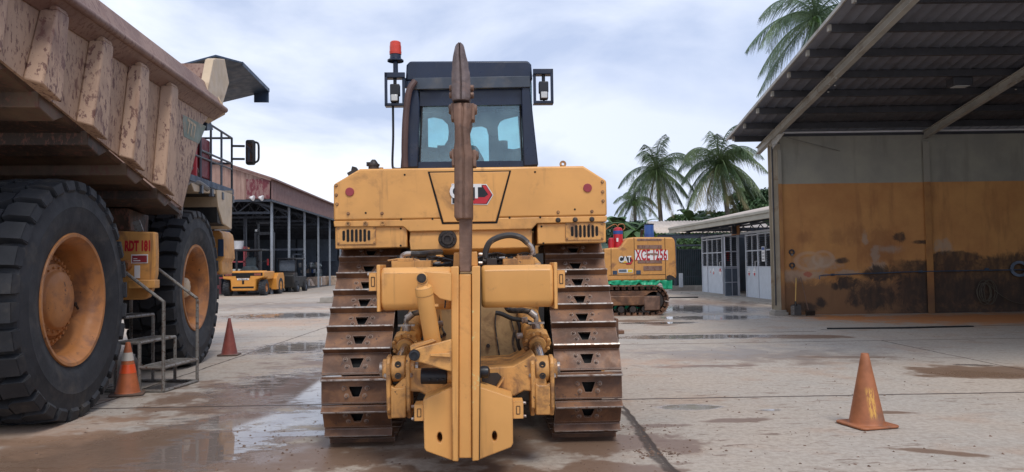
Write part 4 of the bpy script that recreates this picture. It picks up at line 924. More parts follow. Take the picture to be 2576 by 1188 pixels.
# --- dump body
db = bpy.data.objects.new('dump_body', None); COL.objects.link(db); db.parent = tk
XS = 2.74; zf = lambda y: 3.17-.204*y
YT = -4.2                                               # tail
fe = TR.yz([(459,522),(507,317),(527,312)], XS)
side = [(YT,zf(YT)+.0),(YT,4.23),(fe[2][0],4.23),(fe[1][0],fe[1][1]),(fe[0][0],zf(fe[0][0]))]
for sx in (-1,1):
    m = MB(); m.prism(side, 'x', sx*(XS-.03), sx*XS); m.build('side_panel', M['dump_body'], db)
    # flare from the side plate out to the bead, top rail above
    y0, y1 = YT, 4.48
    m = MB(); m.prism([(sx*(XS-.0),4.21),(sx*(XS+.01),4.19),(sx*2.94,4.345),(sx*2.90,4.40)], 'y', y0, y1-.02)
    m.build('rail_underside', M['dump_rail'], db, bevel=.004)
    m = MB(); m.prism([(sx*2.90,4.33),(sx*2.93,4.36),(sx*2.76,4.74),(sx*2.60,4.74),(sx*2.60,4.36)], 'y', y0, 4.42); tr_ = m.build('top_rail', M['dump_rail'], db, bevel=.012)
    m = MB(); m.tube([(sx*2.93,y0,4.375),(sx*2.93,y1,4.375)], .050, 14); m.build('rail_bead', M['dump_rail'], tr_)
    m = MB(); m.loft([(sx*2.60,4.38,4.18),(sx*2.94,4.38,4.34),(sx*2.94,4.38,4.42),(sx*2.76,4.38,4.74),(sx*2.60,4.38,4.74)],[(sx*2.60,4.58,4.14),(sx*2.90,4.60,4.32),(sx*2.90,4.60,4.42),(sx*2.76,4.44,4.74),(sx*2.60,4.44,4.74)]); m.build('rail_end', M['cream_paint'], tr_, bevel=.01)
    # ribs
    for yt0, yt1 in ((-3.20,-2.96),(-2.16,-1.92),(-1.13,-.89),(-.10,.14),(.96,1.21),(2.03,2.28)):
        yb0, yb1 = yt0-.27, yt1-.14
        X1 = 2.90; m = MB()
        def zt(y): return 4.22
        # outer face quad (lean backwards towards the floor), rear flank slopes to the plate
        ot = [(sx*X1,yt0,4.22),(sx*X1,yt1,4.22),(sx*X1,yb1,zf(yb1)-.07),(sx*X1,yb0,zf(yb0)-.04)]
        it = [(sx*XS,yt0-.03,4.22),(sx*XS,yt1+.02,4.22),(sx*XS,yb1+.02,zf(yb1)-.02),(sx*XS,yb0-.05,zf(yb0)+.0)]
        m.loft(it, ot); m.loft([(sx*(X1-.10),yt0,4.215),(sx*(X1-.10),yt1,4.215),(sx*X1,yt1,4.215),(sx*X1,yt0,4.215)],[(sx*(X1-.12),yt0+.02,4.30),(sx*(X1-.12),yt1-.02,4.30),(sx*(X1-.02),yt1-.02,4.27),(sx*(X1-.02),yt0+.02,4.27)])
        m.build('rib', M['dump_body'], db, bevel=.018)
# bolsters crossing beneath the floor
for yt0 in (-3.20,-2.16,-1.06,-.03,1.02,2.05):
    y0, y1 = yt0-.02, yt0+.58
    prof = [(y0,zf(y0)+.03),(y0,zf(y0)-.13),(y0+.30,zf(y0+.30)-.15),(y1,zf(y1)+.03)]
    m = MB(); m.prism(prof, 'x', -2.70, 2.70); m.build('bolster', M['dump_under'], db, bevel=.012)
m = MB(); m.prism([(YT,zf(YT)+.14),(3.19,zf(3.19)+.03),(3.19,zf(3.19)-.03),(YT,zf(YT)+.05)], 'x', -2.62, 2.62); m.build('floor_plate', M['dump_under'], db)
m = MB()
for sx in (-1,1): m.prism([(YT,zf(YT)),(3.3,zf(3.3)),(3.3,2.05),(2.6,2.12),(0,2.75),(YT+1,zf(YT)-.25)], 'x', sx*.72-.16, sx*.72+.16)
m.build('floor_beams', M['frame_black'], db, bevel=.01)
m = MB(); m.prism([(2.55,zf(2.55)-.1),(3.35,zf(3.35)),(3.3,2.15),(2.65,2.22)], 'x', -2.1, 2.1); m.build('front_bolster', M['dump_under'], db, bevel=.02)
# front wall and canopy
m = MB(); m.prism([(3.19,2.6),(4.3,4.3),(4.62,5.22),(4.68,5.22),(4.40,4.26),(3.27,2.56)], 'x', -2.62, 2.62); m.build('front_wall', M['dump_rail'], db)
m = MB(); m.prism([(4.62,5.10),(7.5,5.10),(7.5,5.16),(4.60,5.18)], 'x', -1.9, 1.9); cn = m.build('canopy', M['canopy_blue'], db)
for sx in (-1,1):
    m = MB(); m.loft([(sx*1.9,4.66,5.12),(sx*1.9,7.5,5.12),(sx*3.0,7.5,5.40),(sx*3.0,5.35,5.42),(sx*2.72,4.66,5.36)], [(sx*1.9,4.66,5.15),(sx*1.9,7.5,5.15),(sx*3.0,7.5,5.43),(sx*3.0,5.35,5.45),(sx*2.72,4.66,5.39)])
    m.build('canopy_wing', M['canopy_blue'], db)
    m = MB(); m.bx(min(sx*2.985,sx*3.005),max(sx*2.985,sx*3.005),5.35,7.5,5.38,5.455); m.bx(min(sx*2.7,sx*3.0),max(sx*2.7,sx*3.0),7.42,7.46,5.15,5.42); m.build('canopy_edge', M['canopy_blue'], cn)
    # cream side bracket joining the rail end to the canopy
    pts = TR.yz([(513,243),(531,150),(537,147),(560,149),(571,209),(556,258),(553,276)], 2.80)
    m = MB(); m.prism(pts, 'x', sx*2.70, sx*2.84); m.build('canopy_bracket', M['cream_paint'], db, bevel=.012)
    m = MB(); m.prism([(4.50,4.14),(4.62,4.32),(4.86,4.10),(4.50,4.02)], 'x', sx*2.5, sx*2.62); m.build('corner_gusset', M['canopy_blue'], db)
# faded model number on a green patch
pq = TR.yz([(458,288),(518,318),(500,362),(462,344)], XS)
m = MB(); m.prism(pq, 'x', XS+.001, XS+.004)
M['faded_green'] = mat('faded_green', (.20,.24,.19), .6, var=.2, dirt=(.40,.27,.17), dirt_amt=.5, ds=4)
pt = m.build('number_patch', M['faded_green'], db)
q0 = TR.x(481,327,XS)
Mx = Matrix.Translation((XS+.006,q0.y,q0.z)) @ Matrix.Rotation(R(90),4,'Z') @ Matrix.Rotation(R(90),4,'X')
M['faded_letter'] = mat('faded_letter', (.52,.40,.26), .6, var=.15)
text('777', 'patch_number', .34, Mx @ Matrix.Rotation(R(-4),4,'Z'), M['faded_letter'], pt, .001, .006, .82)
m = MB()
for k in range(5):
    y = 2.95+random.uniform(-.06,.06); z = 3.95-k*.16; m.cyl((XS,y,z),(XS+.012,y,z+.0),.03+random.random()*.03,.02,n=8)
m.build('rust_scars', M['dump_rail'], db)

# --- front deck, fender, hand rails, mirror
XD = 2.40
m = MB(); m.bx(1.2,XD,4.3,7.0,3.14,3.26); m.bx(-XD,-1.2,4.3,7.0,3.14,3.26); m.bx(-1.3,1.3,5.0,7.0,3.0,3.26); m.build('deck', M['canopy_blue'], tk, bevel=.01)
fpz = TR.yz([(545,478),(585,478),(583,577),(561,563),(549,520)], XD)
m = MB(); m.prism(fpz, 'x', XD-.9, XD); m.prism([(4.4,3.14),(5.95,3.14),(5.95,3.06),(4.6,2.98)], 'x', XD-.9, XD-.02); m.build('fender_panel', M['cream_paint'], tk, bevel=.012)
m = MB(); m.prism([(5.98,2.52),(6.9,2.45),(6.9,3.12),(4.5,3.12),(5.9,3.0)], 'x', XD-1.1, XD-.03); m.build('fender_liner', M['frame_black'], tk)
m = MB(); m.tube(curve_pts([(2.30,4.05,2.35),(2.30,4.15,2.8),(2.32,4.35,3.1),(2.36,4.8,3.16),(2.38,5.3,3.10)],6),.055,10); m.build('air_duct', M['galv'], tk)
m = MB(); m.tube(curve_pts([(2.28,4.5,3.3),(2.28,4.75,3.42),(2.28,5.0,3.40),(2.28,5.1,3.22)],5),.05,10); m.build('air_duct', M['galv'], tk)
m = MB(); rl = .022
posts = [(4.93,4.17),(5.53,4.31),(6.2,4.31),(6.92,4.30)]
for y, z in posts: m.tube([(XD-.02,y,3.05),(XD-.02,y,z)], rl, 8); m.box((XD-.01,y,3.05),(.06,.09,.14))
m.tube([(XD-.02,4.93,4.17),(XD-.02,5.53,4.31),(XD-.02,6.92,4.30)], rl, 8)
m.tube([(XD-.02,4.93,3.75),(XD-.02,6.92,3.78)], rl, 8); m.tube([(XD-.02,4.5,3.62),(XD-.02,6.92,3.66)], rl*.8, 8)
m.tube([(XD-.02,6.92,4.30),(1.0,6.95,4.30)], rl, 8); m.tube([(XD-.02,6.92,3.78),(1.0,6.95,3.78)], rl, 8); m.tube([(1.0,6.95,3.1),(1.0,6.95,4.30)], rl, 8)
m.tube([(XD-.02,6.92,2.9),(XD-.02,6.92,4.3)], rl, 8)
m.build('hand_rail', M['rail_grey'], tk)
a, b = TR.y(618,352,6.95), TR.y(649,415,6.95)
m = MB()
for z in (a.z-.13, b.z+.12): m.tube([(XD-.02,6.93,z),(a.x-.02,6.95,z)], .024, 8)
m.build('mirror_arm', M['rail_grey'], tk)
m = MB(); m.bx(a.x,b.x-.06,6.90,7.05,b.z,a.z); mr = m.build('mirror', M['black_rubber'], tk, bevel=.045, seg=4)
m = MB(); m.bx(a.x+.035,b.x-.095,6.890,6.90,b.z+.05,a.z-.08); m.build('mirror_glass', mat('mirror_glass',(.55,.6,.65),.06,metal=1,bump=0), mr)
m = MB(); m.tube(curve_pts([(b.x-.08,6.97,a.z-.04),(b.x+.0,6.97,a.z-.08),(b.x+.01,6.97,(a.z+b.z)/2),(b.x-.0,6.97,b.z+.10),(b.x-.08,6.97,b.z+.04)],5), .022, 8); m.build('mirror_guard', M['black_rubber'], mr)
# red accumulator box and extinguisher on the deck
m = MB(); m.bx(2.02,2.36,5.05,5.55,3.28,4.02); m.bx(2.05,2.33,5.55,5.75,3.28,3.75); m.build('deck_box', mat('deck_red',(.20,.018,.025),.5,var=.2), tk, bevel=.03)
m = MB(); m.cyl((2.28,4.78,3.26),(2.28,4.78,3.78),.09,n=16); m.lathe([(.09,0),(.05,.06),(.02,.08),(0,.1)],(2.28,4.78,3.78),(0,0,1),16); m.build('deck_bottle', M['red_paint'], tk)
# operator cab and bonnet, front bumper (mostly hidden)
m = MB(); m.bx(-2.2,-.5,5.0,6.8,3.26,4.95); m.build('operator_cab', M['cream_paint'], tk, bevel=.05)
m = MB(); m.bx(-2.21,-.49,5.2,6.6,3.95,4.7); m.build('cab_glazing', M['black_rubber'], tk)
m = MB(); m.bx(-1.0,1.0,6.6,8.2,1.3,3.1); m.build('bonnet', M['yellow_old'], tk, bevel=.05)
m = MB(); m.bx(-1.9,1.9,7.0,7.5,1.0,1.35); m.build('bumper', M['yellow_old'], tk, bevel=.04)
pts = TR.xz([(541,581),(553,580),(562,588),(565,600),(568,650),(561,660),(562,688),(556,692),(541,684)], 6.9)
m = MB(); m.prism([(1.2,pts[0][1])]+pts+[(1.2,pts[-1][1])], 'y', 6.8, 7.6); m.build('front_corner_panel', M['yellow_old'], tk, bevel=.03)
m = MB(); a, b = TR.y(548,645,6.78), TR.y(562,602,6.78); m.bx(a.x,b.x,6.785,6.80,a.z,b.z); m.build('headlamp_glass', M['canopy_blue'], tk)

# ================================================================ ACCESS STEPS between the wheels
pA, pB = atZ(411,988), atZ(496,962)
angS = math.atan2(pB.y-pA.y, pB.x-pA.x)              # local +y runs A -> B
st = thing('access_steps', 'portable steel steps with two hand rails standing between the truck wheels', 'steps', (pA.x,pA.y,0), angS-math.pi/2)
Wd = (pB-pA).length; td = .34; hs_ = .33; tr_ = .023
m = MB()
def L_(p, q_): m.tube([p, q_], tr_, 8)
for y in (0, Wd):
    L_((0,y,.02),(-3*td,y,.02))
    for k in range(3):
        z = hs_*(k+1); L_((-k*td,y,z),(-(k+1)*td,y,z)); L_((-(k+1)*td,y,.02),(-(k+1)*td,y,z))
    L_((0,y,.02),(0,y,1.22 if y == 0 else 1.20)); L_((0,y,1.21),(-3*td,y,1.21+.75)); L_((-3*td,y,.02),(-3*td,y,1.96))
    L_((-2*td,y,hs_*2),(-2*td,y,hs_*3)); L_((-td,y,hs_),(-td,y,hs_*2))
for x in (0,-3*td): L_((x,0,.02),(x,Wd,.02))
for k in range(3):
    z = hs_*(k+1)
    for x in (-k*td,-(k+1)*td): L_((x,0,z),(x,Wd,z))
m.build('step_frame', M['galv'], st)
for k in range(3):
    m = MB(); z = hs_*(k+1); m.bx(-(k+1)*td+.01,-k*td-.01,.01,Wd-.01,z-.004,z+.012)
    for j in range(9): m.bar((-(k+1)*td+.02,.05+j*Wd/9.2,z+.014),(-k*td-.02,.08+j*Wd/9.2,z+.014),.012,.006)
    m.build('tread', M['galv'], st)
# ================================================================ CONES
def cone_mat(name, col, dirt, k=.5, yel=False):
    t = NT(name); X, Y_, Z = t.xyz()
    c = t.mix(t.rng(t.noise(6,6,.65), .35, .7), col, mul(col,.7))
    c = t.mix(t.rng(t.noise(3.2,5,.6,vec=t.map((1,1,.8),(random.random()*9,0,0))), 1-k, 1-k+.25), c, dirt)
    if yel:
        s = t.ma('MULTIPLY', t.rng(t.ma('ABSOLUTE', t.ma('SUBTRACT', X, -.035)), .045, .02), t.rng(t.ma('ABSOLUTE', t.ma('SUBTRACT', Z, .24)), .17, .10))
        c = t.mix(t.ma('MULTIPLY', s, t.rng(t.noise(1,5,.7,vec=t.map((60,60,4))), .42, .52)), c, (.62,.33,.07))
    t.bump(t.noise(30,4), .2, .004); return t.out(c, .6)
M['cone_old'] = cone_mat('cone_old', (.38,.135,.055), (.18,.10,.07), .46, True)
M['cone_red'] = cone_mat('cone_red', (.26,.065,.05), (.085,.055,.05), .52)
M['cone_or'] = cone_mat('cone_or', (.50,.14,.05), (.25,.12,.08), .45)
M['cone_band'] = mat('cone_band', (.78,.10,.025), .4, var=.15)
M['cone_white'] = mat('cone_white', (.55,.50,.44), .5, var=.15)
M['cone_base'] = mat('cone_base', (.13,.085,.065), .8, var=.3)
def cone(u, v, h, rb, rt_, bw, label, mm, mb, rz=0, bands=False, tilt=0):
    p = atZ(u, v)
    c = thing('traffic_cone', label, 'cone', (p.x,p.y,0), rz, 'traffic cones round the machines')
    m = MB(); m.lathe([(rb+.018,.022),(rb+.005,.034),(rb,.045)]+[(rb+(rt_-rb)*k/8, .045+(h-.045)*k/8) for k in range(1,9)]+[(rt_-.004,h+.006),(rt_-.012,h),(rt_-.014,h-.06)], (0,0,0), (0,0,1), 40)
    m.build('cone_body', mm, c, ang=60)
    m = MB(); m.prism(rrect(-bw,bw,-bw,bw,.05,4), 'z', .006, .03); m.build('cone_base', mb, c, bevel=.008)
    if bands:
        f = lambda z: rb+(rt_-rb)*(z-.045)/(h-.045)+.0025
        for z0, z1, mt_, nm in ((h*.655,h*.81,M['cone_white'],'reflective_band'),(h*.42,h*.585,M['cone_band'],'painted_band')):
            m = MB(); m.lathe([(f(z0)-.002,z0),(f(z0),z0+.001),(f(z1),z1-.001),(f(z1)-.002,z1)], (0,0,0), (0,0,1), 40); m.build(nm, mt_, c)
    return c
cone(2181,1071,.71,.165,.036,.215,'worn orange cone with a yellow scrape standing alone on the open concrete', M['cone_old'], M['cone_old'], .25)
cone(577,894,.695,.145,.024,.19,'dull dark red cone beside the front wheel of the dump truck', M['cone_red'], M['cone_base'], .1)
cone(321,993,.685,.150,.030,.21,'orange cone with white and bright red bands beside the steel steps', M['cone_or'], M['cone_base'], .35, True)
# ================================================================ OPEN STEEL SHED on the right
def spots(t, A, B, lst, nv):
    o = None
    for cx, cy, rx, ry, soft, k in lst:
        a = t.ma('MULTIPLY', t.ma('SUBTRACT', A, cx), 1/rx); b = t.ma('MULTIPLY', t.ma('SUBTRACT', B, cy), 1/ry)
        r = t.ma('SQRT', t.ma('MULTIPLY_ADD', a, a, t.ma('MULTIPLY', b, b)))
        mm = t.rng(t.ma('MULTIPLY_ADD', t.ma('SUBTRACT', nv, .5), k*2, r), 1.0, 1.0-soft)
        o = mm if o is None else t.ma('MAXIMUM', o, mm)
    return o
def wall_mat():
    t = NT('painted_blockwall'); X, Y_, Z = t.xyz(); nv = t.noise(2.6,7,.72,vec=t.map((1.1,1,.8)),dist=.6); nf = t.noise(6,6,.65)
    up = t.mix(t.rng(t.noise(.7,6,.6), .3, .7), (.36,.34,.27), (.27,.26,.22))
    up = t.mix(t.rng(t.noise(1,4,.6,vec=t.map((2.5,1,.4))), .5, .7, 0, .5), up, (.20,.19,.16))
    lo = t.mix(t.rng(t.noise(.9,6,.6), .3, .7), (.60,.30,.10), (.47,.21,.07))
    lo = t.mix(t.rng(t.noise(1,5,.6,vec=t.map((3,1,.5))), .52, .7, 0, .45), lo, (.30,.13,.05))
    lo = t.mix(t.ma('MULTIPLY', spots(t,X,Z,[(8.9,2.35,.4,.3,.8,.8),(9.9,2.35,.35,.35,.8,.8),(10.4,2.4,.4,.5,.8,.8),(11.2,2.0,.7,.8,.7,1)],nv), .4), lo, (.20,.075,.035))
    base = t.mix(t.rng(Z, 3.965, 3.975, smooth=False), lo, up)
    # repair patches, old chalk, soot low down
    base = t.mix(t.ma('MULTIPLY', spots(t,X,Z,[(9.3,1.55,.9,.32,.8,.8),(8.5,1.17,.75,.26,.6,.4),(8.9,1.2,.8,.15,.5,.8),(11.45,1.95,.6,.16,.9,.7),(11.0,1.8,.2,.35,.5,.8),(13.1,2.0,.35,.3,.6,1.2),(10.7,2.25,.12,.28,.6,.8),(11.1,1.4,.35,.3,.6,1.0),(10.1,1.25,.4,.12,.5,.8)],nf), .55), base, (.40,.34,.28))
    ringd = t.ma('ABSOLUTE', t.ma('SUBTRACT', t.ma('SQRT', t.ma('MULTIPLY_ADD', t.ma('MULTIPLY', t.ma('SUBTRACT', X, 8.98), 2.6), t.ma('MULTIPLY', t.ma('SUBTRACT', X, 8.98), 2.6), t.ma('MULTIPLY', t.ma('MULTIPLY', t.ma('SUBTRACT', Z, 1.62), 4.0), t.ma('MULTIPLY', t.ma('SUBTRACT', Z, 1.62), 4.0)))), 1.0))
    ring2 = t.ma('ABSOLUTE', t.ma('SUBTRACT', t.ma('SQRT', t.ma('MULTIPLY_ADD', t.ma('MULTIPLY', t.ma('SUBTRACT', X, 9.42), 3.4), t.ma('MULTIPLY', t.ma('SUBTRACT', X, 9.42), 3.4), t.ma('MULTIPLY', t.ma('MULTIPLY', t.ma('SUBTRACT', Z, 1.68), 4.5), t.ma('MULTIPLY', t.ma('SUBTRACT', Z, 1.68), 4.5)))), 1.0))
    base = t.mix(t.ma('MULTIPLY', t.rng(t.ma('MINIMUM', ringd, ring2), .3, .05), .3), base, (.55,.45,.36))
    base = t.mix(t.ma('MULTIPLY', spots(t,X,Z,[(8.95,1.22,.16,.1,.4,.6)],nf), .6), base, (.42,.05,.03))
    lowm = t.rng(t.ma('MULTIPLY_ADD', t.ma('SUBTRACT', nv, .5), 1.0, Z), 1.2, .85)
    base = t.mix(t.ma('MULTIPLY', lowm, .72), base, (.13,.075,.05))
    right = t.rng(X, 10.2, 12.4)
    soot = t.ma('MULTIPLY', t.rng(t.noise(1,6,.65,vec=t.map((4,1,1.2))), .28, .6, .62, 1.0), 1.0)
    soot = t.ma('MULTIPLY', soot, spots(t,X,Z,[(13.2,.95,1.7,.9,.3,.5),(15.2,.85,1.8,1.05,.3,.5),(12.0,.75,.5,.8,.5,.9),(11.1,1.25,.7,.3,.5,1.0),(10.1,.95,.5,.25,.5,1.2),(9.75,.85,.16,.16,.5,.5),(13.4,1.65,1.0,.25,.3,.5),(17,1,2,1.2,.5,1),(11.75,2.3,.25,.2,.5,1.2),(12.4,2.15,.35,.08,.5,.6),(10.0,1.62,.25,.12,.5,.8),(10.9,.5,.9,.5,.6,1.2),(9.3,.35,.25,.25,.6,1),(8.9,.25,.5,.2,.6,1)],nv))
    bx_ = t.ma('MULTIPLY', t.rng(t.ma('MULTIPLY_ADD', nv, .25, Z), 1.78, 1.68), t.rng(t.ma('MULTIPLY_ADD', nv, -.8, X), 10.9, 11.6))
    soot = t.ma('MAXIMUM', soot, t.ma('MULTIPLY', bx_, t.rng(nf, .3, .6, .55, .95)))
    base = t.mix(t.ma('MULTIPLY', soot, .9), base, (.035,.028,.026))
    t.bump(t.ma('ADD', nf, t.noise(25,4)), .15, .01)
    return t.out(base, .75)
M['shed_wall'] = wall_mat()
M['shed_post'] = mat('shed_post', (.40,.34,.25), .6, var=.15, vs=2, dirt=(.26,.17,.10), dirt_amt=.46, ds=2, streak=(.20,.13,.08), streak_amt=.42)
def post_mat():
    t = NT('two_tone_post'); X, Y_, Z = t.xyz()
    c = t.mix(t.rng(Z, 3.965, 3.975, smooth=False), t.mix(t.rng(t.noise(2,5),.35,.65), (.42,.20,.06), (.32,.14,.05)), (.30,.28,.23))
    c = t.mix(t.rng(t.ma('MULTIPLY_ADD', t.noise(2,5), 1.0, Z), 1.7, .9, 0, .7), c, (.12,.07,.045)); return t.out(c, .6)
M['two_tone'] = post_mat()
M['roof_sheet'] = mat('roof_sheet', (.15,.155,.18), .5, var=.15, vs=1.2, dirt=(.10,.095,.10), dirt_amt=.46, ds=1.4, spec=.3)
M['purlin'] = mat('purlin', (.045,.045,.052), .6, var=.2)
M['rafter'] = mat('rafter', (.37,.355,.315), .55, var=.15, vs=1.5, dirt=(.2,.16,.12), dirt_amt=.48, ds=2)
sh = thing('open_shed', 'tall open-fronted steel shed with sloping metal roof and stained orange wall', 'shed', (8,22.9,0))
inv = Matrix.Translation((-8,-22.9,0))
def S(m): m.M = inv; return m
def wcopy(o):
    # keep material patterns in yard metres: put the mesh origin at the yard origin
    o.location = (-8,-22.9,0); return o
rz_ = lambda Y: 5.51+(23.9-Y)*.168
YN = 7.5
m = MB(); m.bx(8.19,16.3,22.9,23.1,0,5.42); wcopy(m.build('back_wall', M['shed_wall'], sh))
m = MB(); m.bx(16.3,16.5,5.0,22.9,0,8.0); wcopy(m.build('unseen_side_wall', M['purlin'], sh))  # out of view, set close and dark to shade the back wall's right end
m = MB(); x = 6.9; prof = []
while x < 21.4: prof += [(x,0),(x+.235,0),(x+.245,-.022),(x+.262,-.022),(x+.275,0)]; x += .29
vs = []; n = len(prof)
for yy in (YN, 23.9):
    for a, b in prof: vs.append((a, yy, rz_(yy)+b))
m.add(vs, [(i,i+1,n+i+1,n+i) for i in range(n-1)]); rs = m.build('roof', M['roof_sheet'], sh, ang=20); wcopy(rs); so_ = rs.modifiers.new('s','SOLIDIFY'); so_.thickness = .012
m = MB(); m.loft([(6.86,YN,rz_(YN)-.03),(6.90,YN,rz_(YN)-.03),(6.90,YN,rz_(YN)+.05),(6.86,YN,rz_(YN)+.05)],[(6.86,23.92,rz_(23.92)-.03),(6.90,23.92,rz_(23.92)-.03),(6.90,23.92,rz_(23.92)+.05),(6.86,23.92,rz_(23.92)+.05)]); wcopy(m.build('verge_trim', M['rafter'], sh))
for k in range(12):
    y = 23.55-k*1.2 if k == 0 else 22.4-(k-1)*1.22
    if y < YN+.2: break
    z = rz_(y); m = MB(); m.mi = 0; m.bx(7.02,21.3,y-.03,y+.03,z-.18,z-.01); m.bx(7.02,21.3,y+.03,y+.075,z-.18,z-.17); m.mi = 1; m.bx(6.96,7.02,y-.03,y+.075,z-.15,z-.012)
    wcopy(m.build('purlin', [M['purlin'], M['rafter']], sh))
for i, x in enumerate((7.95,12.6,17.25)):
    m = MB(); d_ = .20
    for y0, y1 in ((24.2,YN+.1),):
        a0, a1 = rz_(y0)-.17, rz_(y1)-.17
        m.loft([(x-.012,y0,a0),(x+.012,y0,a0),(x+.012,y0,a0-d_),(x-.012,y0,a0-d_)],[(x-.012,y1,a1),(x+.012,y1,a1),(x+.012,y1,a1-d_),(x-.012,y1,a1-d_)])
        for dz0, dz1 in ((0,-.02),(-d_,-d_-.02)):
            m.loft([(x-.075,y0,a0+dz0),(x+.075,y0,a0+dz0),(x+.075,y0,a0+dz1),(x-.075,y0,a0+dz1)],[(x-.075,y1,a1+dz0),(x+.075,y1,a1+dz0),(x+.075,y1,a1+dz1),(x-.075,y1,a1+dz1)])
    for yb in (22.6,18.6,18.2,14.0): m.bolt((x-.013,yb,rz_(yb)-.40),(-1,0,0),.03,.02); m.bolt((x-.05,yb,rz_(yb)-.58),(0,0,-1),.025,.02)
    wcopy(m.build('rafter', M['rafter'], sh, bevel=.004))
# haunch, posts and footing
m = MB(); m.prism([(22.9,5.0),(22.9,5.45),(21.8,rz_(21.8)-.52),(22.6,5.1)], 'x', 7.94, 7.96); wcopy(m.build('haunch_plate', M['rafter'], sh))
m = MB(); m.bx(7.90,8.19,22.86,22.885,.0,5.2); m.bx(7.90,8.19,23.12,23.145,0,5.2); m.bx(8.02,8.05,22.885,23.12,0,5.2); wcopy(m.build('corner_post', M['shed_post'], sh, bevel=.004))
m = MB(); m.bx(8.10,8.20,22.80,22.857,.0,5.0); wcopy(m.build('post_edge', M['two_tone'], sh, bevel=.005))
m = MB(); m.bx(7.84,8.26,22.72,23.2,0,.10); m.bx(7.88,8.22,22.76,23.18,.1,.16); wcopy(m.build('post_footing', M['concrete_block'], sh, bevel=.01))
m = MB(); m.tube([(7.93,22.83,.3),(7.93,22.83,5.1)], .02, 6); wcopy(m.build('down_cable', M['purlin'], sh))
for x in (12.6,17.25):
    m = MB(); m.bx(x-.10,x+.10,22.80,22.815,0,5.2); m.bx(x-.01,x+.01,22.815,22.9,0,5.2); wcopy(m.build('wall_post', M['two_tone'], sh, bevel=.004))
m = MB(); m.bx(8.19,16.3,22.88,23.05,5.42,5.50); wcopy(m.build('wall_beam', M['purlin'], sh))
m = MB(); m.bx(8.19,16.3,22.86,22.875,5.51,5.56); wcopy(m.build('eaves_light_strip', M['white_paint'], sh))  # added white strip painting the daylight that leaks in under the eaves
m = MB(); m.tube([(8.3,22.6,5.35),(10.0,22.85,4.95)], .008, 5); wcopy(m.build('stay_wire', M['galv'], sh))
m = MB(); m.box((11.4,19.0,6.10),(.50,.35,.22)); m.cyl((11.4,19.0,6.2),(11.4,19.0,6.32),.03); lf = m.build('bay_lamp', M['purlin'], None, bevel=.03)
tag(lf, 'flood lamp housing under the roof of the open shed', 'lamp')
m = MB(); m.bx(11.22,11.58,18.86,19.10,5.975,5.988); m.build('lamp_glass', M['lens'], lf)
# objects on / at the wall
M['pipe_blue'] = mat('pipe_blue', (.07,.11,.17), .4, metal=.2, var=.25)
pr = thing('wall_pipe', 'thin blue water pipe running along the stained shed wall', 'pipe', (9.25,22.8,1.17))
m = MB(); m.tube([(0,0,-.10),(0,0,.0),(.12,0,.02),(3.0,.0,.09),(6.0,.0,.10),(7.0,.0,.11)], .017, 8); m.build('pipe_run', M['pipe_blue'], pr)
for x in (.35,3.0,5.0): m = MB(); m.cyl((x,0,.02+x*.022),(x+.10,0,.022+x*.022),.036,n=12); m.build('coupling', M['pipe_blue'], pr)
m = MB(); m.lathe([(.16,-.03),(.24,-.03),(.24,.03),(.16,.03),(.16,-.03)], (6.0,-.05,.13), (.35,1,0), 28); m.build('ring_flange', mat('ring_paint',(.08,.11,.16),.5,var=.3), pr)
hc = thing('hose_coil', 'coiled thin hose hanging on the sooty wall with its end trailing right', 'hose', (14.25,22.78,.64))
m = MB(); random.seed(5)
for k in range(7):
    a0 = random.random()*6; rx_, rz2 = random.uniform(.14,.26), random.uniform(.26,.40); ox = random.uniform(-.08,.1)
    m.tube([(ox+rx_*math.cos(a0+t_*.35), random.uniform(-.02,.01), rz2*math.sin(a0+t_*.35)-.03) for t_ in range(19)], .009, 5)
m.tube(curve_pts([(.1,0,.2),(.4,0,-.1),(.8,0,-.33),(1.2,0,-.36),(1.7,0,-.1),(2.2,0,.1)],6), .010, 5)
m.build('hose_loops', mat('old_hose',(.11,.095,.07),.6), hc)
sv_ = thing('shovel', 'wooden handled square shovel leaning in the corner beside the shed post', 'shovel', (8.4,22.6,0))
m = MB(); m.tube([(.02,-.02,.30),(.06,.05,.60),(.14,.18,1.12)], [.020,.018,.019], 8); m.build('handle', mat('shovel_wood',(.50,.30,.08),.5,var=.2), sv_)
m = MB(); m.loft([(-.16,-.12,.02),(.14,-.16,.02),(.15,-.10,.32),(.03,-.03,.36),(-.12,-.06,.32)], [(-.16,-.105,.02),(.14,-.145,.02),(.15,-.085,.32),(.03,-.015,.36),(-.12,-.045,.32)]); m.cyl((.02,-.06,.30),(.03,.0,.42),.025); m.build('blade', M['dark_grease'], sv_)
m = MB(); m.bx(-.165,-.06,-.14,-.125,.03,.30); m.build('worn_blade_edge', M['galv'], sv_)
sb = thing('scraper', 'rusty rod scraper leaning on the wall right of the shovel', 'tool', (8.72,22.6,0))
m = MB(); m.tube([(.08,-.05,.10),(.02,.10,.7),(-.03,.22,1.15)], .012, 6); m.build('rod', M['shank_steel'], sb)
m = MB(); m.box((.12,-.06,.08),(.26,.10,.14),rx=.3); m.build('scraper_blade', M['dark_grease'], sb, bevel=.01)
for z, lb in ((1.9,'upper of two small round wall brackets near the shed corner'),(1.5,'lower of two small round wall brackets near the shed corner')):
    o = thing('wall_bracket', lb, 'bracket', (8.46,22.86,z)); m = MB(); m.lathe([(.05,0),(.085,0),(.085,.05),(.05,.05),(.05,0)],(0,.035,0),(0,-1,0),18); m.build('ring', M['purlin'], o)
    m = MB(); m.bx(-.03,.03,-.03,.04,-.11,-.06); m.build('lug', M['galv'], o)
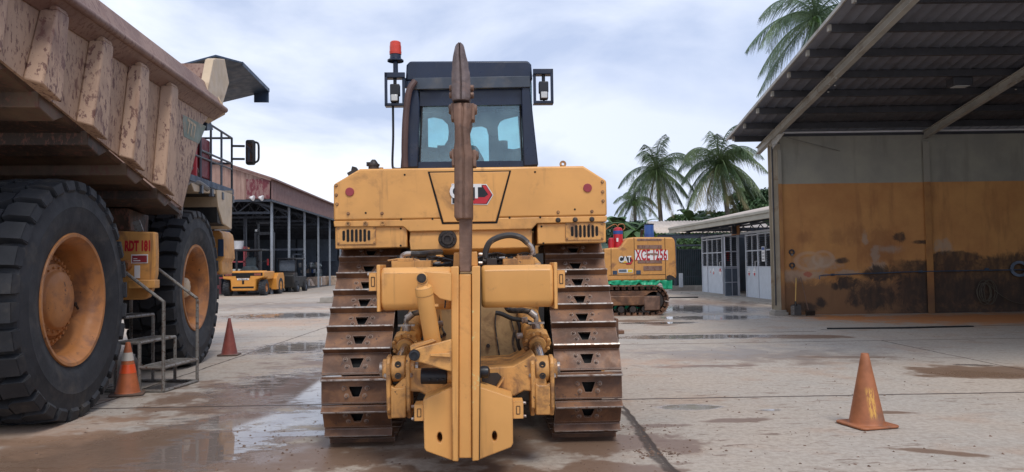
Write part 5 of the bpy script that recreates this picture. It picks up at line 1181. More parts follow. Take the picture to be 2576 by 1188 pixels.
m = MB(); m.prism([(7.45,18.02),(7.5,18.14),(9.2,18.06),(10.9,18.22),(11.0,18.1),(9.2,17.9)],'z',.006,.030); tag(m.build('rubber_strip', M['black_rubber'], None, bevel=.004), 'long black rubber strip lying over the drain in front of the shed', 'rubber strip')
m = MB(); m.prism([(10.99,0),(10.88,.12),(9.2,.11),(9.22,0)],'z',.006,.02)

# ================================================================ LOW STORE with grey doors
WS = Frame(10.7, 30.8, math.degrees(math.atan2(.55,9.1)))
M['door_grey'] = mat('door_grey', (.52,.56,.61), .5, var=.06, dirt=(.25,.22,.2), dirt_amt=.36, ds=2)
M['frame_grey'] = mat('frame_grey', (.50,.53,.58), .5, var=.08)
M['louvre_dark'] = mat('louvre_dark', (.02,.022,.025), .35, var=.3)
ws = thing('store_building', 'low store building with grey sheet doors, gridded windows and long pale eaves fascia', 'building', (10.7,30.8,0), WS.a)
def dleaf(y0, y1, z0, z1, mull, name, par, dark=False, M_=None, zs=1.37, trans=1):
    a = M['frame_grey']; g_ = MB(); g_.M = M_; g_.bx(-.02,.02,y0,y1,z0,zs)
    P = g_.build(name, M['door_grey'] if not dark else M['wall_dim'], par)  # dark leaf shows its unlit back, shade put into a dimmer sheet colour
    f = MB(); f.M = M_
    ys = [y0+(y1-y0)*k/mull for k in range(mull+1)]
    for yy in ys: f.bx(-.03,.03,max(yy-.025,y0),min(yy+.025,y1),zs,z1)
    for zz in (zs+.02, zs+(z1-zs)*.5, z1-.03): f.bx(-.035,.035,y0,y1,zz-.025,zz+.025)
    if dark:
        for zz in (.05,.68,1.33): f.bx(-.03,.03,y0,y1,zz-.02,zz+.02)
        f.bx(-.03,.03,(y0+y1)/2-.02,(y0+y1)/2+.02,.05,1.33)
    f.build('window_frame', a, P)
    l = MB(); l.M = M_
    for k in range(mull):
        for zz0, zz1 in ((zs+.05, zs+(z1-zs)*.5-.03),(zs+(z1-zs)*.5+.03, z1-.06)):
            n_ = 7
            for j in range(n_):
                zc = zz0+(zz1-zz0)*(j+.5)/n_
                l.quad((-.02,ys[k]+.03,zc-.03),(-.02,ys[k+1]-.03,zc-.03),(.04,ys[k+1]-.03,zc+.035),(.04,ys[k]+.03,zc+.035))
    l.build('louvres', M['louvre_dark'], P, smooth=False)
    return P
d1 = dleaf(.10,1.66,.0,2.84,2,'fixed_panel',ws); d2 = dleaf(1.74,3.06,.03,2.82,2,'door_leaf',ws)
d3 = dleaf(6.30,8.55,.02,2.80,3,'door_leaf',ws); d4 = dleaf(8.60,9.38,.0,2.80,1,'fixed_panel',ws)
pe = WS.loc(atZ(*((2740+330*.2862)*.644,(860+1055*.2862)*.644)))
hy = 4.25; ang_ = math.atan2(-(pe.x), pe.y-hy)      # leaf from the hinge out to the measured corner
Ml = Matrix.Translation((0,hy,0)) @ Matrix.Rotation(math.atan2(-pe.x, pe.y-hy),4,'Z')
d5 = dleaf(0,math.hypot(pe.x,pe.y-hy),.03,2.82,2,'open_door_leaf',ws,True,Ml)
for (yy, par) in ((2.95,d2),(1.85,d2),(6.42,d3),(8.42,d3)):
    m = MB(); m.tube([(-.03,yy,1.30),(-.11,yy,1.32),(-.11,yy,1.62),(-.03,yy,1.64)], .014, 6); m.build('door_handle', M['white_paint'], par)
m = MB()
for y in (.05,1.70,3.10,4.2,6.25,8.58,9.42): m.bx(-.05,.05,y-.04,y+.04,0,2.95)
m.bx(-.06,.06,0,9.45,2.86,2.95); m.build('wall_frame', M['frame_grey'], ws)
m = MB(); m.bx(.0,.06,0,9.45,3.22,3.30)
y = .0
while y < 9.2: m.bar((.03,y,2.95),(.03,y+.5,3.22),.03,.03); m.bar((.03,y+.5,3.22),(.03,y+1.0,2.95),.03,.03); y += 1.0
m.bx(-.3,.0,4.0,4.1,2.9,3.3)
for k in range(6): m.bar((-.9,.3+k*1.8,3.22),(3.0,.3+k*1.8,4.0),.06,.12)
m.build('eaves_truss', M['steel_dark'], ws)
m = MB(); m.bx(-.10,-.06,3.7,4.7,2.85,3.30); m.build('board_over_door', mat('board_brown',(.28,.13,.05),.6), ws)
# diamond signs
def diamond(y, z, par, top=M['white_paint'], h=.17):
    m = MB(); m.mi = 0; m.prism([(y,z-h),(y+h*.95,z),(y,z+h),(y-h*.95,z)],'x',-.032,-.024)
    m.mi = 1; m.prism([(y,z-h*.85),(y+h*.40,z-h*.45),(y+h*.40,z-h*.18),(y-h*.40,z-h*.18),(y-h*.40,z-h*.45)],'x',-.035,-.030)
    m.mi = 2; m.bx(-.035,-.030,y-h*.4,y+h*.4,z+.00,z+.02)
    m.build('hazard_sign', [top, M['red_paint'], M['black_paint']], par)
diamond(2.78,1.16,d2,h=.21); diamond(2.15,1.16,d2,h=.21); diamond(8.1,1.16,d3,h=.13); diamond(7.62,1.14,d3,h=.2)
m = MB(); y, z, h = 6.62, 1.14, .2; m.mi = 1; m.prism([(y-h*.95,z),(y+h*.95,z),(y,z+h)],'x',-.032,-.024); m.mi = 0; m.prism([(y,z-h),(y+h*.95,z-.002),(y-h*.95,z-.002)],'x',-.032,-.024); m.bx(-.035,-.03,y-.1,y+.1,z+.02,z+.045)
m.build('hazard_sign', [M['white_paint'], M['red_paint']], d3)
m = MB(); m.mi = 0; m.bx(-.07,-.055,.86,1.20,1.62,2.25); m.mi = 1; m.bx(-.073,-.07,.88,1.18,2.1,2.22); m.mi = 2
for k in range(3): m.bx(-.073,-.07,.92,1.14,1.7+k*.13,1.73+k*.13)
m.build('paper_notice', [M['white_paint'], M['blue_plastic'], M['black_paint']], d1)
m = MB(); m.M = Ml; m.prism([(.5,1.65),(.62,1.65),(.70,2.1),(.48,2.1)],'x',.03,.04) ; m.build('red_pennant', M['red_paint'], d5)
# roof with fascia
m = MB(); zz = lambda x: 3.55+(x+1.25)*.20
x0, x1 = -1.35, 4.5; prof = []; y = -4.6
while y < 10.9: prof += [(y,0),(y+.09,.03)]; y += .18
n = len(prof); m.add([(x0,a,zz(x0)+b) for a,b in prof]+[(x1,a,zz(x1)+b) for a,b in prof], [(i,i+1,n+i+1,n+i) for i in range(n-1)])
M['roof_pale'] = mat('roof_pale', (.52,.44,.37), .55, var=.12, vs=2, dirt=(.35,.27,.2), dirt_amt=.45)
rf_ = m.build('roof', M['roof_pale'], ws, ang=10); q_ = rf_.modifiers.new('s','SOLIDIFY'); q_.thickness = .01
M['fascia_pale'] = mat('fascia_pale', (.36,.335,.27), .6, var=.1, vs=1.5, streak=(.2,.17,.13), streak_amt=.4)
m = MB(); m.bx(-1.40,-1.30,-4.6,10.9,3.22,3.42); m.bx(-1.45,-1.30,-4.6,10.9,3.42,3.53); m.build('fascia_board', M['fascia_pale'], ws, bevel=.01)
m = MB(); m.bx(-1.3,4.5,10.82,10.9,3.3,3.5); m.build('end_board', M['steel_dark'], ws)
m = MB(); m.bx(4.0,4.1,-4,9.4,0,3.2); m.bx(.05,4.0,9.36,9.44,0,2.9); m.bx(.1,4.0,-.05,.0,0,2.9); m.build('inner_walls', M['wall_dim'], ws)
m = MB(); m.bx(-1.2,4.0,-4.5,9.6,.0,.05); m.build('floor_slab', M['concrete_block'], ws)
random.seed(3)
for k, (yy, mt_, lb) in enumerate(((3.5,'blue_plastic','blue drum standing inside the dark store doorway'),(4.0,'red_paint','red drum standing deeper inside the dark store doorway'))):
    p = WS.o+WS.r*(1.2+k*.5)+WS.f*yy
    o = thing('drum', lb, 'drum', (p.x,p.y,.05)); m = MB(); m.lathe([(0,0),(.29,0),(.29,.28),(.30,.30),(.29,.32),(.29,.58),(.30,.60),(.29,.62),(.29,.88),(0,.88)],(0,0,0),(0,0,1),20); m.build('barrel', M[mt_], o); m = MB(); m.cyl((.1,0,.88),(.1,0,.91),.03); m.build('bung_cap', M['white_paint'], o)

# ================================================================ COVERED PEN at the far end
cp = thing('covered_pen', 'low pale-roofed shelter with a dark barred fence behind the excavator', 'shelter', (8.8,44,0))
m = MB(); prof = []; x = -.5
while x < 6.5: prof += [(x,0),(x+.10,.05)]; x += .20
n = len(prof); m.add([(a,-.6,3.30+b) for a,b in prof]+[(a,2.4,4.15+b) for a,b in prof], [(i,i+1,n+i+1,n+i) for i in range(n-1)]); o = m.build('roof', M['roof_pale'], cp, ang=10); q_ = o.modifiers.new('s','SOLIDIFY'); q_.thickness = .01
m = MB(); m.bx(-.4,6.4,-.5,-.4,3.0,3.24)
for x in (.6,2.3,4.6): m.bx(x-.06,x+.06,-.5,-.38,0,3.0)
m.bx(-.4,6.4,-.45,-.40,2.55,2.65); m.build('frame', M['steel_dark'], cp)
m = MB(); x = .6
while x < 4.6: m.bx(x-.012,x+.012,-.3,-.27,.1,2.4); x += .11
for z in (.15,.8,2.35): m.bx(.6,4.6,-.31,-.26,z-.02,z+.02)
m.build('bars', M['steel_dark'], cp)
m = MB(); x = .0
M['green_dark'] = mat('green_dark', (.012,.03,.035), .6, var=.4)
m.bx(.6,4.6,.6,.64,.05,2.38); m.build('screen_sheet', M['green_dark'], cp)
m = MB(); m.bx(.3,4.8,-.6,0,0,.28); m.build('kerb_wall', M['concrete_block'], cp, bevel=.02)
m = MB(); m.bx(.75,.95,-.7,-.55,.2,1.0); m.build('grey_cabinet', M['door_grey'], cp)
q = atZ(*( (2380+770*.3368)*.644,(860+905*.3368)*.644)); m = MB(); m.prism([(-1.2,-.1),(1.0,-.15),(1.05,.1),(.1,.16),(-1.15,.12)],'z',.006,.05); o = m.build('black_plank', M['black_rubber'], None, bevel=.01); o.location = (q.x,q.y,0); tag(o, 'black rubber sheet lying on the ground behind the excavator track', 'rubber sheet')

# ================================================================ EXCAVATOR
ex = thing('excavator', 'yellow crawler excavator side on behind the bulldozer with a red and white number board', 'excavator', (3.6,23.7,0))
def exz(*p, y=23.7): return [(atY((2380+a*.3368)*.644,(860+b*.3368)*.644,y).x-3.6, atY((2380+a*.3368)*.644,(860+b*.3368)*.644,y).z) for a,b in p]
out_ = exz((-60,330),(20,322),(118,318),(150,290),(205,208),(285,198),(640,198),(725,200),(752,215),(766,260),(772,400),(782,640),(772,688),(655,700),(-60,708))
m = MB(); m.prism(out_, 'y', .0, 2.7); eb = m.build('upper_body', M['yellow_old'], ex, bevel=.05)
def eline(pts, par, w_=.014):
    m = MB(); P = exz(*pts)
    for a, b in zip(P, P[1:]): m.bar((a[0],-.001,a[1]),(b[0],-.001,b[1]),w_,.01,(0,1,0))
    m.build('panel_gap', M['hole_dark'], par)
eline([(286,205),(296,632)], eb); eline([(643,205),(655,690)], eb); eline([(0,640),(655,632)], eb); eline([(20,330),(22,640)], eb)
for pts in ([(322,216),(606,216),(606,238),(322,240)],[(322,291),(608,289),(608,331),(325,332)],[(330,470),(608,468),(610,500),(330,502)],[(395,533),(610,531),(612,584),(397,587)]):
    m = MB(); m.prism(exz(*pts),'y',-.012,.002); m.build('louvre_panel', M['dump_rail'], eb)
m = MB(); m.prism(exz((296,350),(678,350),(680,464),(298,463)),'y',-.012,.002); nb = m.build('number_board', M['white_paint'], eb)
c = exz((487,408))[0]
M['number_red'] = mat('number_red', (.42,.012,.02), .5, var=.2)
text('XCE 1256', 'number_lettering', .47, Matrix.Translation((c[0],-.014,c[1]-.005)) @ FACE_Y, M['number_red'], nb, .001, .012, .50)
m = MB(); pts = exz((405,402),(435,385),(535,382),(560,390),(572,398),(560,408),(540,407),(515,412),(470,400),(430,400),(408,412))
m.prism(pts,'y',-.018,-.0145); m.build('torn_patch', M['dump_rail'], nb)
hx = exz((125,425),(245,423),(278,468),(252,516),(200,516),(186,497),(122,497)); m = MB(); m.mi = 0; m.prism(hx,'y',-.010,.002)
m.mi = 2; m.prism(exz((190,498),(235,498),(262,468),(240,427),(248,426),(275,468),(250,513),(202,513)),'y',-.014,-.008); m.mi = 1; m.prism(exz((215,430),(240,430),(262,468),(236,497),(215,497)),'y',-.013,-.008)
em = m.build('emblem', [M['black_paint'], M['frame_black'], M['red_paint']], eb)
c = exz((181,458))[0]; text('CAT', 'emblem_lettering', .27, Matrix.Translation((c[0],-.016,c[1])) @ FACE_Y, M['white_paint'], em, .001, .008, .74)
m = MB(); m.prism(exz((150,496),(215,496),(183,468)),'y',-.020,-.0165); m.build('emblem_triangle', mat('emblem_gold',(.7,.45,.08),.5), em)
m = MB(); m.mi = 0; m.prism(exz((106,570),(272,568),(272,610),(107,613)),'y',-.010,.002); m.mi = 1; m.prism(exz((112,575),(200,574),(200,604),(112,606)),'y',-.013,-.008); m.mi = 2; m.prism(exz((215,574),(267,573),(267,605),(215,606)),'y',-.013,-.008)
m.build('warning_plate', [M['white_paint'], M['wall_dim'], mat('warn_yellow',(.7,.5,.03),.5)], eb)
for pts in ([(38,588),(92,587),(93,630),(40,631)],[(312,584),(364,583),(365,628),(313,629)]):
    m = MB(); m.prism(exz(*pts),'y',-.01,.002); m.build('door_latch', M['canopy_blue'], eb)
m = MB(); m.prism(exz((665,650),(700,635),(740,650),(775,680),(765,690),(662,697)),'y',-.004,.002); m.build('oil_stain', M['dark_grease'], eb)
# red bottles with blue band on top
for (x0, x1, y0, y1, yy, nm) in ((75,180,75,300,.5,'fire_bottle'),(5,72,200,320,.35,'fire_bottle')):
    a = exz((x0,y1))[0]; b = exz((x1,y0))[0]; cx_ = (a[0]+b[0])/2; r = (b[0]-a[0])/2*1.03; z0, z1 = a[1]-.25, b[1]
    m = MB(); m.lathe([(0,0),(r,0),(r,z1-z0-.12),(r*.85,z1-z0-.03),(r*.4,z1-z0),(0,z1-z0)],(cx_,yy,z0),(0,0,1),24); fb = m.build(nm, M['red_paint'], ex)
    if x0 == 75:
        m = MB(); m.lathe([(r+.003,0),(r+.003,.11)],(cx_,yy,z1-.22),(0,0,1),24); m.build('blue_band', M['blue_plastic'], fb)
        m = MB(); m.box((cx_-r*.3,yy-r-.004,z0+.45),(.06,.01,.12)); m.build('bottle_label', M['white_paint'], fb)
        m = MB(); m.tube(curve_pts([(cx_,yy,z1),(cx_+.03,yy,z1+.09),(cx_+.18,yy,z1+.10),(cx_+.22,yy,z1-.02),(cx_+.16,yy,z1-.1)],5),.014,6); m.tube(curve_pts([(cx_,yy,z1+.02),(cx_-.1,yy,z1+.1),(cx_-.3,yy,z1+.0),(cx_-.45,yy,z1-.12)],5),.014,6); m.build('bottle_hose', M['rim_orange'], fb)
a = exz((430,130))[0]; m = MB(); m.cyl((a[0],.9,2.40),(a[0],.9,2.60),.05,n=12); m.cyl((a[0],.9,2.58),(a[0]+.03,.85,2.72),.055,n=12); m.build('exhaust_pipe', M['dark_grease'], ex)
# tracks
for y0 in (-.30, 1.9):
    tx = exz((650,1090),(670,760)); X1_ = 1.20; X0_ = -3.0; r = .45
    T = MB(); n_ = 0
    path = [(X1_-r+r*math.cos(a_), r+r*math.sin(a_)) for a_ in [R(-90+9*k) for k in range(21)]]+[(X0_+r+r*math.cos(a_), r+r*math.sin(a_)) for a_ in [R(90+9*k) for k in range(21)]]
    path.append(path[0]); Ls = [0]
    for p_, q_ in zip(path, path[1:]): Ls.append(Ls[-1]+math.hypot(q_[0]-p_[0],q_[1]-p_[1]))
    nS = int(Ls[-1]/.19)
    for k in range(nS):
        s_ = Ls[-1]*k/nS; i = max(j for j in range(len(Ls)) if Ls[j] <= s_+1e-9); i = min(i,len(path)-2)
        f_ = (s_-Ls[i])/max(Ls[i+1]-Ls[i],1e-6); px_, pz = path[i][0]+(path[i+1][0]-path[i][0])*f_, path[i][1]+(path[i+1][1]-path[i][1])*f_
        an = math.atan2(path[i+1][1]-path[i][1], path[i+1][0]-path[i][0])
        T.box((px_,y0+.3,pz+.03*(1 if pz > .5 else 0)), (.185,.6,.035), ry=-an); T.box((px_+.025*math.sin(an),y0+.3,pz-.025*math.cos(an)), (.03,.6,.05), ry=-an); T.box((px_-.05*math.sin(an),y0+.3,pz+.05*math.cos(an)), (.12,.3,.08), ry=-an)
    tb = T.build('track', M['track_steel'], ex)
    m = MB(); m.mi = 0; m.bx(-2.4,.5,y0+.06,y0+.54,.32,.62); m.mi = 1; m.bx(.47,.96,y0+.03,y0+.57,.16,.60); m.mi = 0; m.bx(-2.4,.9,y0+.1,y0+.5,.6,.78); m.build('track_frame', [M['track_steel'], M['shank_steel']], tb, bevel=.03)
    m = MB()
    for k in range(8): m.cyl((-2.1+k*.37,y0+.1,.20),(-2.1+k*.37,y0+.5,.20),.10,n=14)
    m.lathe([(0,.1),(.28,.1),(.36,.2),(.36,.4),(.28,.5),(0,.5)],(.78,y0,.46),(0,1,0),24); m.lathe([(0,.1),(.28,.1),(.36,.2),(.36,.4),(.28,.5),(0,.5)],(-2.55,y0,.46),(0,1,0),24)
    m.build('track_rollers', M['dark_grease'], tb)
m = MB(); m.bx(-1.5,.3,.3,1.9,.5,.95); m.cyl((-.8,1.2,.9),(-.8,1.2,1.1),.7,n=28); m.build('undercarriage', M['frame_black'], ex)
m = MB(); m.bx(-2.6,-1.1,.0,1.0,1.1,2.9); m.build('operator_cab', M['black_paint'], ex, bevel=.06)
m = MB(); m.bx(-2.5,-1.2,-.01,.0,1.8,2.7); m.build('cab_window', M['tint_glass'], ex)
m = MB(); m.bar((-1.6,1.5,1.5),(-4.0,1.5,3.0),.45,.55); m.bar((-4.0,1.5,3.0),(-5.6,1.5,2.2),.42,.45); m.build('boom', M['yellow_old'], ex, bevel=.04)
m = MB(); m.bar((-5.6,1.5,2.4),(-5.0,1.5,.6),.36,.40); m.build('dipper_arm', M['yellow_old'], ex, bevel=.04)
m = MB(); m.prism([(-5.3,.6),(-4.7,.6),(-4.5,.25),(-4.8,.02),(-5.4,.1)],'y',.9,2.1); m.build('bucket', M['shank_steel'], ex, bevel=.02)
# blue drum on the engine deck
a = exz((485,55),(600,195)); o = thing('plastic_drum', 'small blue plastic drum upside down on the excavator engine deck', 'drum', (3.6+(a[0][0]+a[1][0])/2,24.9,2.44)); r = (a[1][0]-a[0][0])/2*1.05
m = MB(); m.lathe([(0,0),(r,0),(r*.98,.12),(r*1.0,.14),(r*.96,.16),(r*.96,.44),(r*.90,.47),(0,.47)],(0,0,0),(0,0,1),24); m.build('drum_shell', M['blue_plastic'], o)
m = MB(); m.lathe([(r*1.03,0),(r*1.03,.03),(r*.9,.03)],(0,0,.45),(0,0,1),24); m.build('rim_ring', M['black_rubber'], o)
# green tarp covered pile behind the excavator
m = MB(); random.seed(11); nx, ny = 34, 16; vs = []
for j in range(ny):
    for i in range(nx):
        u, v = i/(nx-1), j/(ny-1); e_ = min(1, 6*min(u,1-u), 5*min(v,1-v)); vs.append((u*3.2, v*1.6, .02+(1.03+.12*mnoise.noise((u*6,v*4,1)))*e_**.5+.03*mnoise.noise((u*20,v*14,3))))
m.add(vs, [(j*nx+i,j*nx+i+1,(j+1)*nx+i+1,(j+1)*nx+i) for j in range(ny-1) for i in range(nx-1)], True)
o = m.build('tarpaulin', M['green_tarp'], None, ang=60); o.location = (2.2,26.8,0); tag(o, 'bright green tarpaulin over a low pile behind the excavator', 'tarpaulin')
m = MB(); nx, ny = 60, 7; vs = []
for j in range(ny):
    for i in range(nx):
        u, v = i/(nx-1), j/(ny-1); zb = .90+.07*math.sin(u*17)+.04*math.sin(u*41) if u < .86 else .80
        vs.append((u*2.05, .03*math.sin(u*60+v*2)*(.3+v)+.05*mnoise.noise((u*9,v*2,0)), 1.10-(1.10-zb)*v))
m.add(vs, [(j*nx+i,j*nx+i+1,(j+1)*nx+i+1,(j+1)*nx+i) for j in range(ny-1) for i in range(nx-1)], True)
o = m.build('tarpaulin', M['green_tarp'], None, ang=60); o.location = (2.95,23.72,0); q_ = o.modifiers.new('s','SOLIDIFY'); q_.thickness = .006; tag(o, 'green tarpaulin strip hanging between the excavator body and its near track', 'tarpaulin')
o = thing('bucket', 'grey bucket standing beside the green tarpaulin behind the excavator', 'bucket', (4.75,26.3,0)); m = MB(); m.lathe([(0,0),(.15,0),(.20,.82),(.18,.82),(.14,.05),(0,.05)],(0,0,0),(0,0,1),18); m.build('pail', M['galv'], o)
m = MB(); m.tube(curve_pts([(-.2,0,.8),(-.1,0,.9),(.1,0,.9),(.2,0,.8)],4),.01,5); m.build('bail', M['galv'], o)
# ================================================================ WORKSHOP on the left
wk = thing('workshop', 'long brown corrugated workshop with a dark open bay behind the yellow forklift', 'building', (-14.7,46,0), R(2.6))
zr = lambda x: 7.09-x*.336                      # gable line, x counts leftwards as negative
def corr(m, p0, p1, zb, zt, pitch=.25, dep=.05, nrm=(1,0)):
    p0, p1 = Vector(p0), Vector(p1); L_c = (p1-p0).length; d = (p1-p0)/L_c; n = int(L_c/pitch); pts = []
    for k in range(n):
        for a, b in ((0,0),(.35,0),(.5,1),(.85,1)): t_ = (k+a)*pitch; q = p0+d*t_; pts.append((q.x+nrm[0]*dep*b, q.y+nrm[1]*dep*b, t_/L_c))
    vs = [(x,y,zb(t_)) for x,y,t_ in pts]+[(x,y,zt(t_)) for x,y,t_ in pts]; n = len(pts)
    m.add(vs, [(i,i+1,n+i+1,n+i) for i in range(n-1)])
M['clad_pale'] = mat('clad_pale', (.30,.185,.15), .6, var=.1, streak=(.38,.26,.21), streak_amt=.48)
m = MB(); corr(m, (-18,0), (0,0), lambda t: 5.82, lambda t: zr(-18+18*t if t > .5 else -9-(.5-t)*0-0)-0 if t > .5 else zr(-9)-(9*(1-2*t))*.336, .5, .05, (0,-1)); m.build('gable_cladding', M['clad_pale'], wk, ang=15)
m = MB(); m.bar((.05,-.09,zr(0)-.05),(-9,-.09,zr(-9)-.05),.08,.22,(0,0,1)); m.build('barge_board', mat('barge_pale',(.42,.27,.23),.6), wk)
m = MB(); corr(m, (.02,0), (.02,35), lambda t: 5.82, lambda t: 7.08, .30, .06, (1,0)); m.build('side_cladding', M['clad_brown'], wk, ang=15)
m = MB(); m.bx(-.02,.12,-.1,35,7.06,7.14); m.build('top_flashing', M['clad_brown'], wk)
def faded():
    t = NT('faded_red_sheet'); X, Y_, Z = t.xyz()
    c = t.mix(t.rng(t.noise(3,5,.7,vec=t.map((2.2,1,.8))), .46, .56), (.13,.02,.03), (.22,.12,.11)); return t.out(c, .6)
m = MB(); m.bx(-1.45,-.03,-.10,-.07,5.86,7.06); m.build('faded_red_panel', faded(), wk)
# roofs, end wall, left wall, floor
m = MB(); m.loft([(.3,-.3,6.98),(-9,-.3,10.1),(-9,-.3,10.2),(.3,-.3,7.08)],[(.3,35.2,6.98),(-9,35.2,10.1),(-9,35.2,10.2),(.3,35.2,7.08)]); m.loft([(-18.3,-.3,6.98),(-9,-.3,10.1),(-9,-.3,10.2),(-18.3,-.3,7.08)],[(-18.3,35.2,6.98),(-9,35.2,10.1),(-9,35.2,10.2),(-18.3,35.2,7.08)])
m.build('roof', M['clad_brown'], wk)
m = MB(); m.prism([(-18,0),(0,0),(0,7.05),(-9,10.1),(-18,7.05)],'y',34.9,35.0); m.bx(-18.1,-18,0,35,0,7); m.build('end_wall', M['steel_dark'], wk)
m = MB()
for k in range(8): m.bx(-17.6+k*2.2,-15.6+k*2.2,34.7,34.8,.0,4.6)
m.build('partition_panels', M['wall_dim'], wk)
ys = [1.0,5.3,9.9,14.7,19.4,24.4,29.6]
for y in ys:
    m = MB(); m.bx(-.27,-.15,y-.09,y-.07,0,5.8); m.bx(-.27,-.15,y+.07,y+.09,0,5.8); m.bx(-.22,-.20,y-.07,y+.07,0,5.8); m.build('column', M['steel_pale'], wk)
    m = MB(); m.bx(-18,-.3,y-.06,y+.06,5.0,5.14); m.bar((-.2,y,5.4),(-9,y,8.2),.10,.14); m.bar((-18,y,5.4),(-9,y,8.2),.10,.14)
    for k in range(9): x = -k*2-.3; zt = 5.4+min(-x,18+x)/8.8*2.8; m.bar((x,y,5.1),(x-1,y,5.45+min(1-x,17+x)/8.8*2.8*1),.06,.06); m.bar((x-1,y,5.45+min(1-x,17+x)/8.8*2.8),(x-2,y,5.1),.06,.06)
    m.build('truss', M['steel_dark'], wk)
m = MB(); m.bx(-9.2,-9.0,3,3.2,0,5.5); m.bx(-4.4,-4.2,9,9.2,0,5.3); m.build('inner_column', M['steel_grey'], wk)
m = MB(); m.bx(-3.0,-.3,9.85,9.95,2.9,3.05); m.build('cross_rail', M['steel_grey'], wk)
m = MB(); m.bx(-18,.0,-.05,.05,5.68,5.82); m.bx(-.1,.05,0,35,5.70,5.82); m.build('eaves_beam', M['steel_dark'], wk)
for i, (x, lb) in enumerate(((-1.15,'left white flood lamp under the faded red sheet'),(-.62,'right white flood lamp under the faded red sheet'))):
    p = Vector((-14.7,46,0)); a = R(2.6)
    o = thing('flood_lamp', lb, 'lamp', (p.x+x*math.cos(a), p.y+x*math.sin(a)-.2, 5.92), R(20)); m = MB(); m.lathe([(0,-.05),(.05,-.04),(.16,.16),(.17,.22),(0,.23)],(0,0,0),(.9,-.5,-.25),16); m.build('lamp_shade', M['white_paint'], o); m = MB(); m.bx(-.02,.02,0,.2,0,.03); m.build('lamp_arm', M['steel_grey'], o)

m = MB(); m.bx(-18,-.3,.2,34.8,.004,.02); m.build('floor_slab', mat('bay_shade_floor',(.09,.085,.085),.5,var=.4,dirt=(.03,.03,.03),dirt_amt=.5,ds=.6), wk)  # added dark slab, its colour deepens the shade inside the bay
# ================================================================ FORKLIFTS
def F5(a, b): return ((860+a*.3704)*.644,(760+b*.3704)*.644)
FW_ = mat('forklift_yellow', (.60,.255,.04), .45, var=.08, dirt=(.35,.18,.06), dirt_amt=.4)
M['fork_y'] = FW_
FX = -15.9
fk = thing('forklift', 'large yellow forklift seen from behind at the workshop front', 'forklift', (-15.84,44.5,0), R(1))
# built square on, 2.5 m wide, 3.9 m long, forward = +y
def small_tyre(r, w_, c, par, rimm):
    m = MB(); m.lathe([(r*.55,-w_/2),(r*.9,-w_/2),(r,-w_/2+.05),(r,w_/2-.05),(r*.9,w_/2),(r*.55,w_/2)], c, (1,0,0), 30)
    for k in range(20):
        a = k*math.pi/10
        for s_ in (-1,1): m.M = Matrix.Translation(c) @ Matrix.Rotation(a+(.08*s_),4,'X'); m.box((s_*w_*.22,0,r),(w_*.45,.07,.05))
        m.M = None
    t_ = m.build('tyre', M['tyre'], par); m = MB(); m.lathe([(r*.56,-w_/2+.02),(r*.5,-w_/2+.06),(r*.45,0),(r*.45,w_/2-.12),(r*.5,w_/2-.04),(r*.56,w_/2-.02)], c, (1,0,0), 26); m.lathe([(0,w_/2-.16),(r*.46,w_/2-.14),(r*.46,w_/2-.18),(0,w_/2-.2)], c, (1,0,0), 20); m.cyl(Vector(c)+Vector((w_/2-.16,0,0)), Vector(c)+Vector((w_/2-.02,0,0)), .10)
    m.build('rim', rimm, t_)
for sx in (-1,1):
    wv = bpy.data.objects.new('wheel', None); COL.objects.link(wv); wv.parent = fk; small_tyre(.47,.36,(sx*1.05,.45,.47),wv,M['rim_orange'])
    wv = bpy.data.objects.new('wheel', None); COL.objects.link(wv); wv.parent = fk; small_tyre(.52,.40,(sx*1.12,3.1,.52),wv,M['rim_orange'])
m = MB(); m.prism([(-1.2,1.02),(-1.2,1.42),(-1.1,1.48),(1.1,1.48),(1.2,1.42),(1.2,1.08),(.75,.95),(.72,.35),(.62,.30),(-.62,.30),(-.72,.35),(-.75,.95)],'y',-.05,.9)
m.prism([(-1.12,.95),(-1.12,1.44),(1.12,1.44),(1.12,.95)],'y',.9,2.4); fb = m.build('counterweight', M['fork_y'], fk, bevel=.06)
m = MB(); m.bx(-.42,.42,-.065,-.04,1.06,1.34); m.bx(-1.14,1.14,-.06,-.045,1.18,1.36); m.bx(-.62,.62,-.065,-.04,.46,.56); m.bx(-.06,.06,-.065,-.04,.70,.93); m.build('grille_recess', M['hole_dark'], fb)
for sx in (-1,1): m = MB(); m.bx(sx*.85-.2,sx*.85+.2,-.075,-.06,1.2,1.33); m.build('tail_lamp', mat('tail_lamp',(.20,.05,.03),.3), fb)
m = MB(); m.bx(-.34,.34,-.075,-.04,.94,1.04); pl_ = m.build('name_plate', M['white_paint'], fb)
text('CATERPILLAR', 'plate_lettering', .10, Matrix.Translation((0,-.078,.985)) @ FACE_Y, M['black_paint'], pl_, .001, .003, .9)
m = MB(); m.prism([(2.2,.30),(3.9,.30),(3.9,1.05),(3.7,1.32),(2.6,1.32),(2.2,1.0)],'x',.95,1.30); m.prism([(2.2,.30),(3.9,.30),(3.9,1.05),(3.7,1.32),(2.6,1.32),(2.2,1.0)],'x',-1.30,-.95); m.bx(-1,1,2.2,3.9,.4,.9); m.build('front_body', M['fork_y'], fk, bevel=.03)
m = MB()
for sx in (-1,1):
    for y in (.95,3.0): m.bx(sx*.72-.055,sx*.72+.055,y-.055,y+.055,1.4,2.74)
m.bx(-.82,.82,.85,3.1,2.68,2.79)
m.build('overhead_guard', M['black_paint'], fk, bevel=.01)
m = MB(); m.bx(-.3,.3,1.3,1.45,1.6,2.3); m.bx(-.3,.3,1.3,1.9,1.5,1.65); m.prism([(-.55,1.42),(.55,1.42),(.35,1.75),(-.35,1.75)],'y',1.0,1.3); m.build('driver_seat', M['seat_cloth'], fk, bevel=.06)
m = MB()
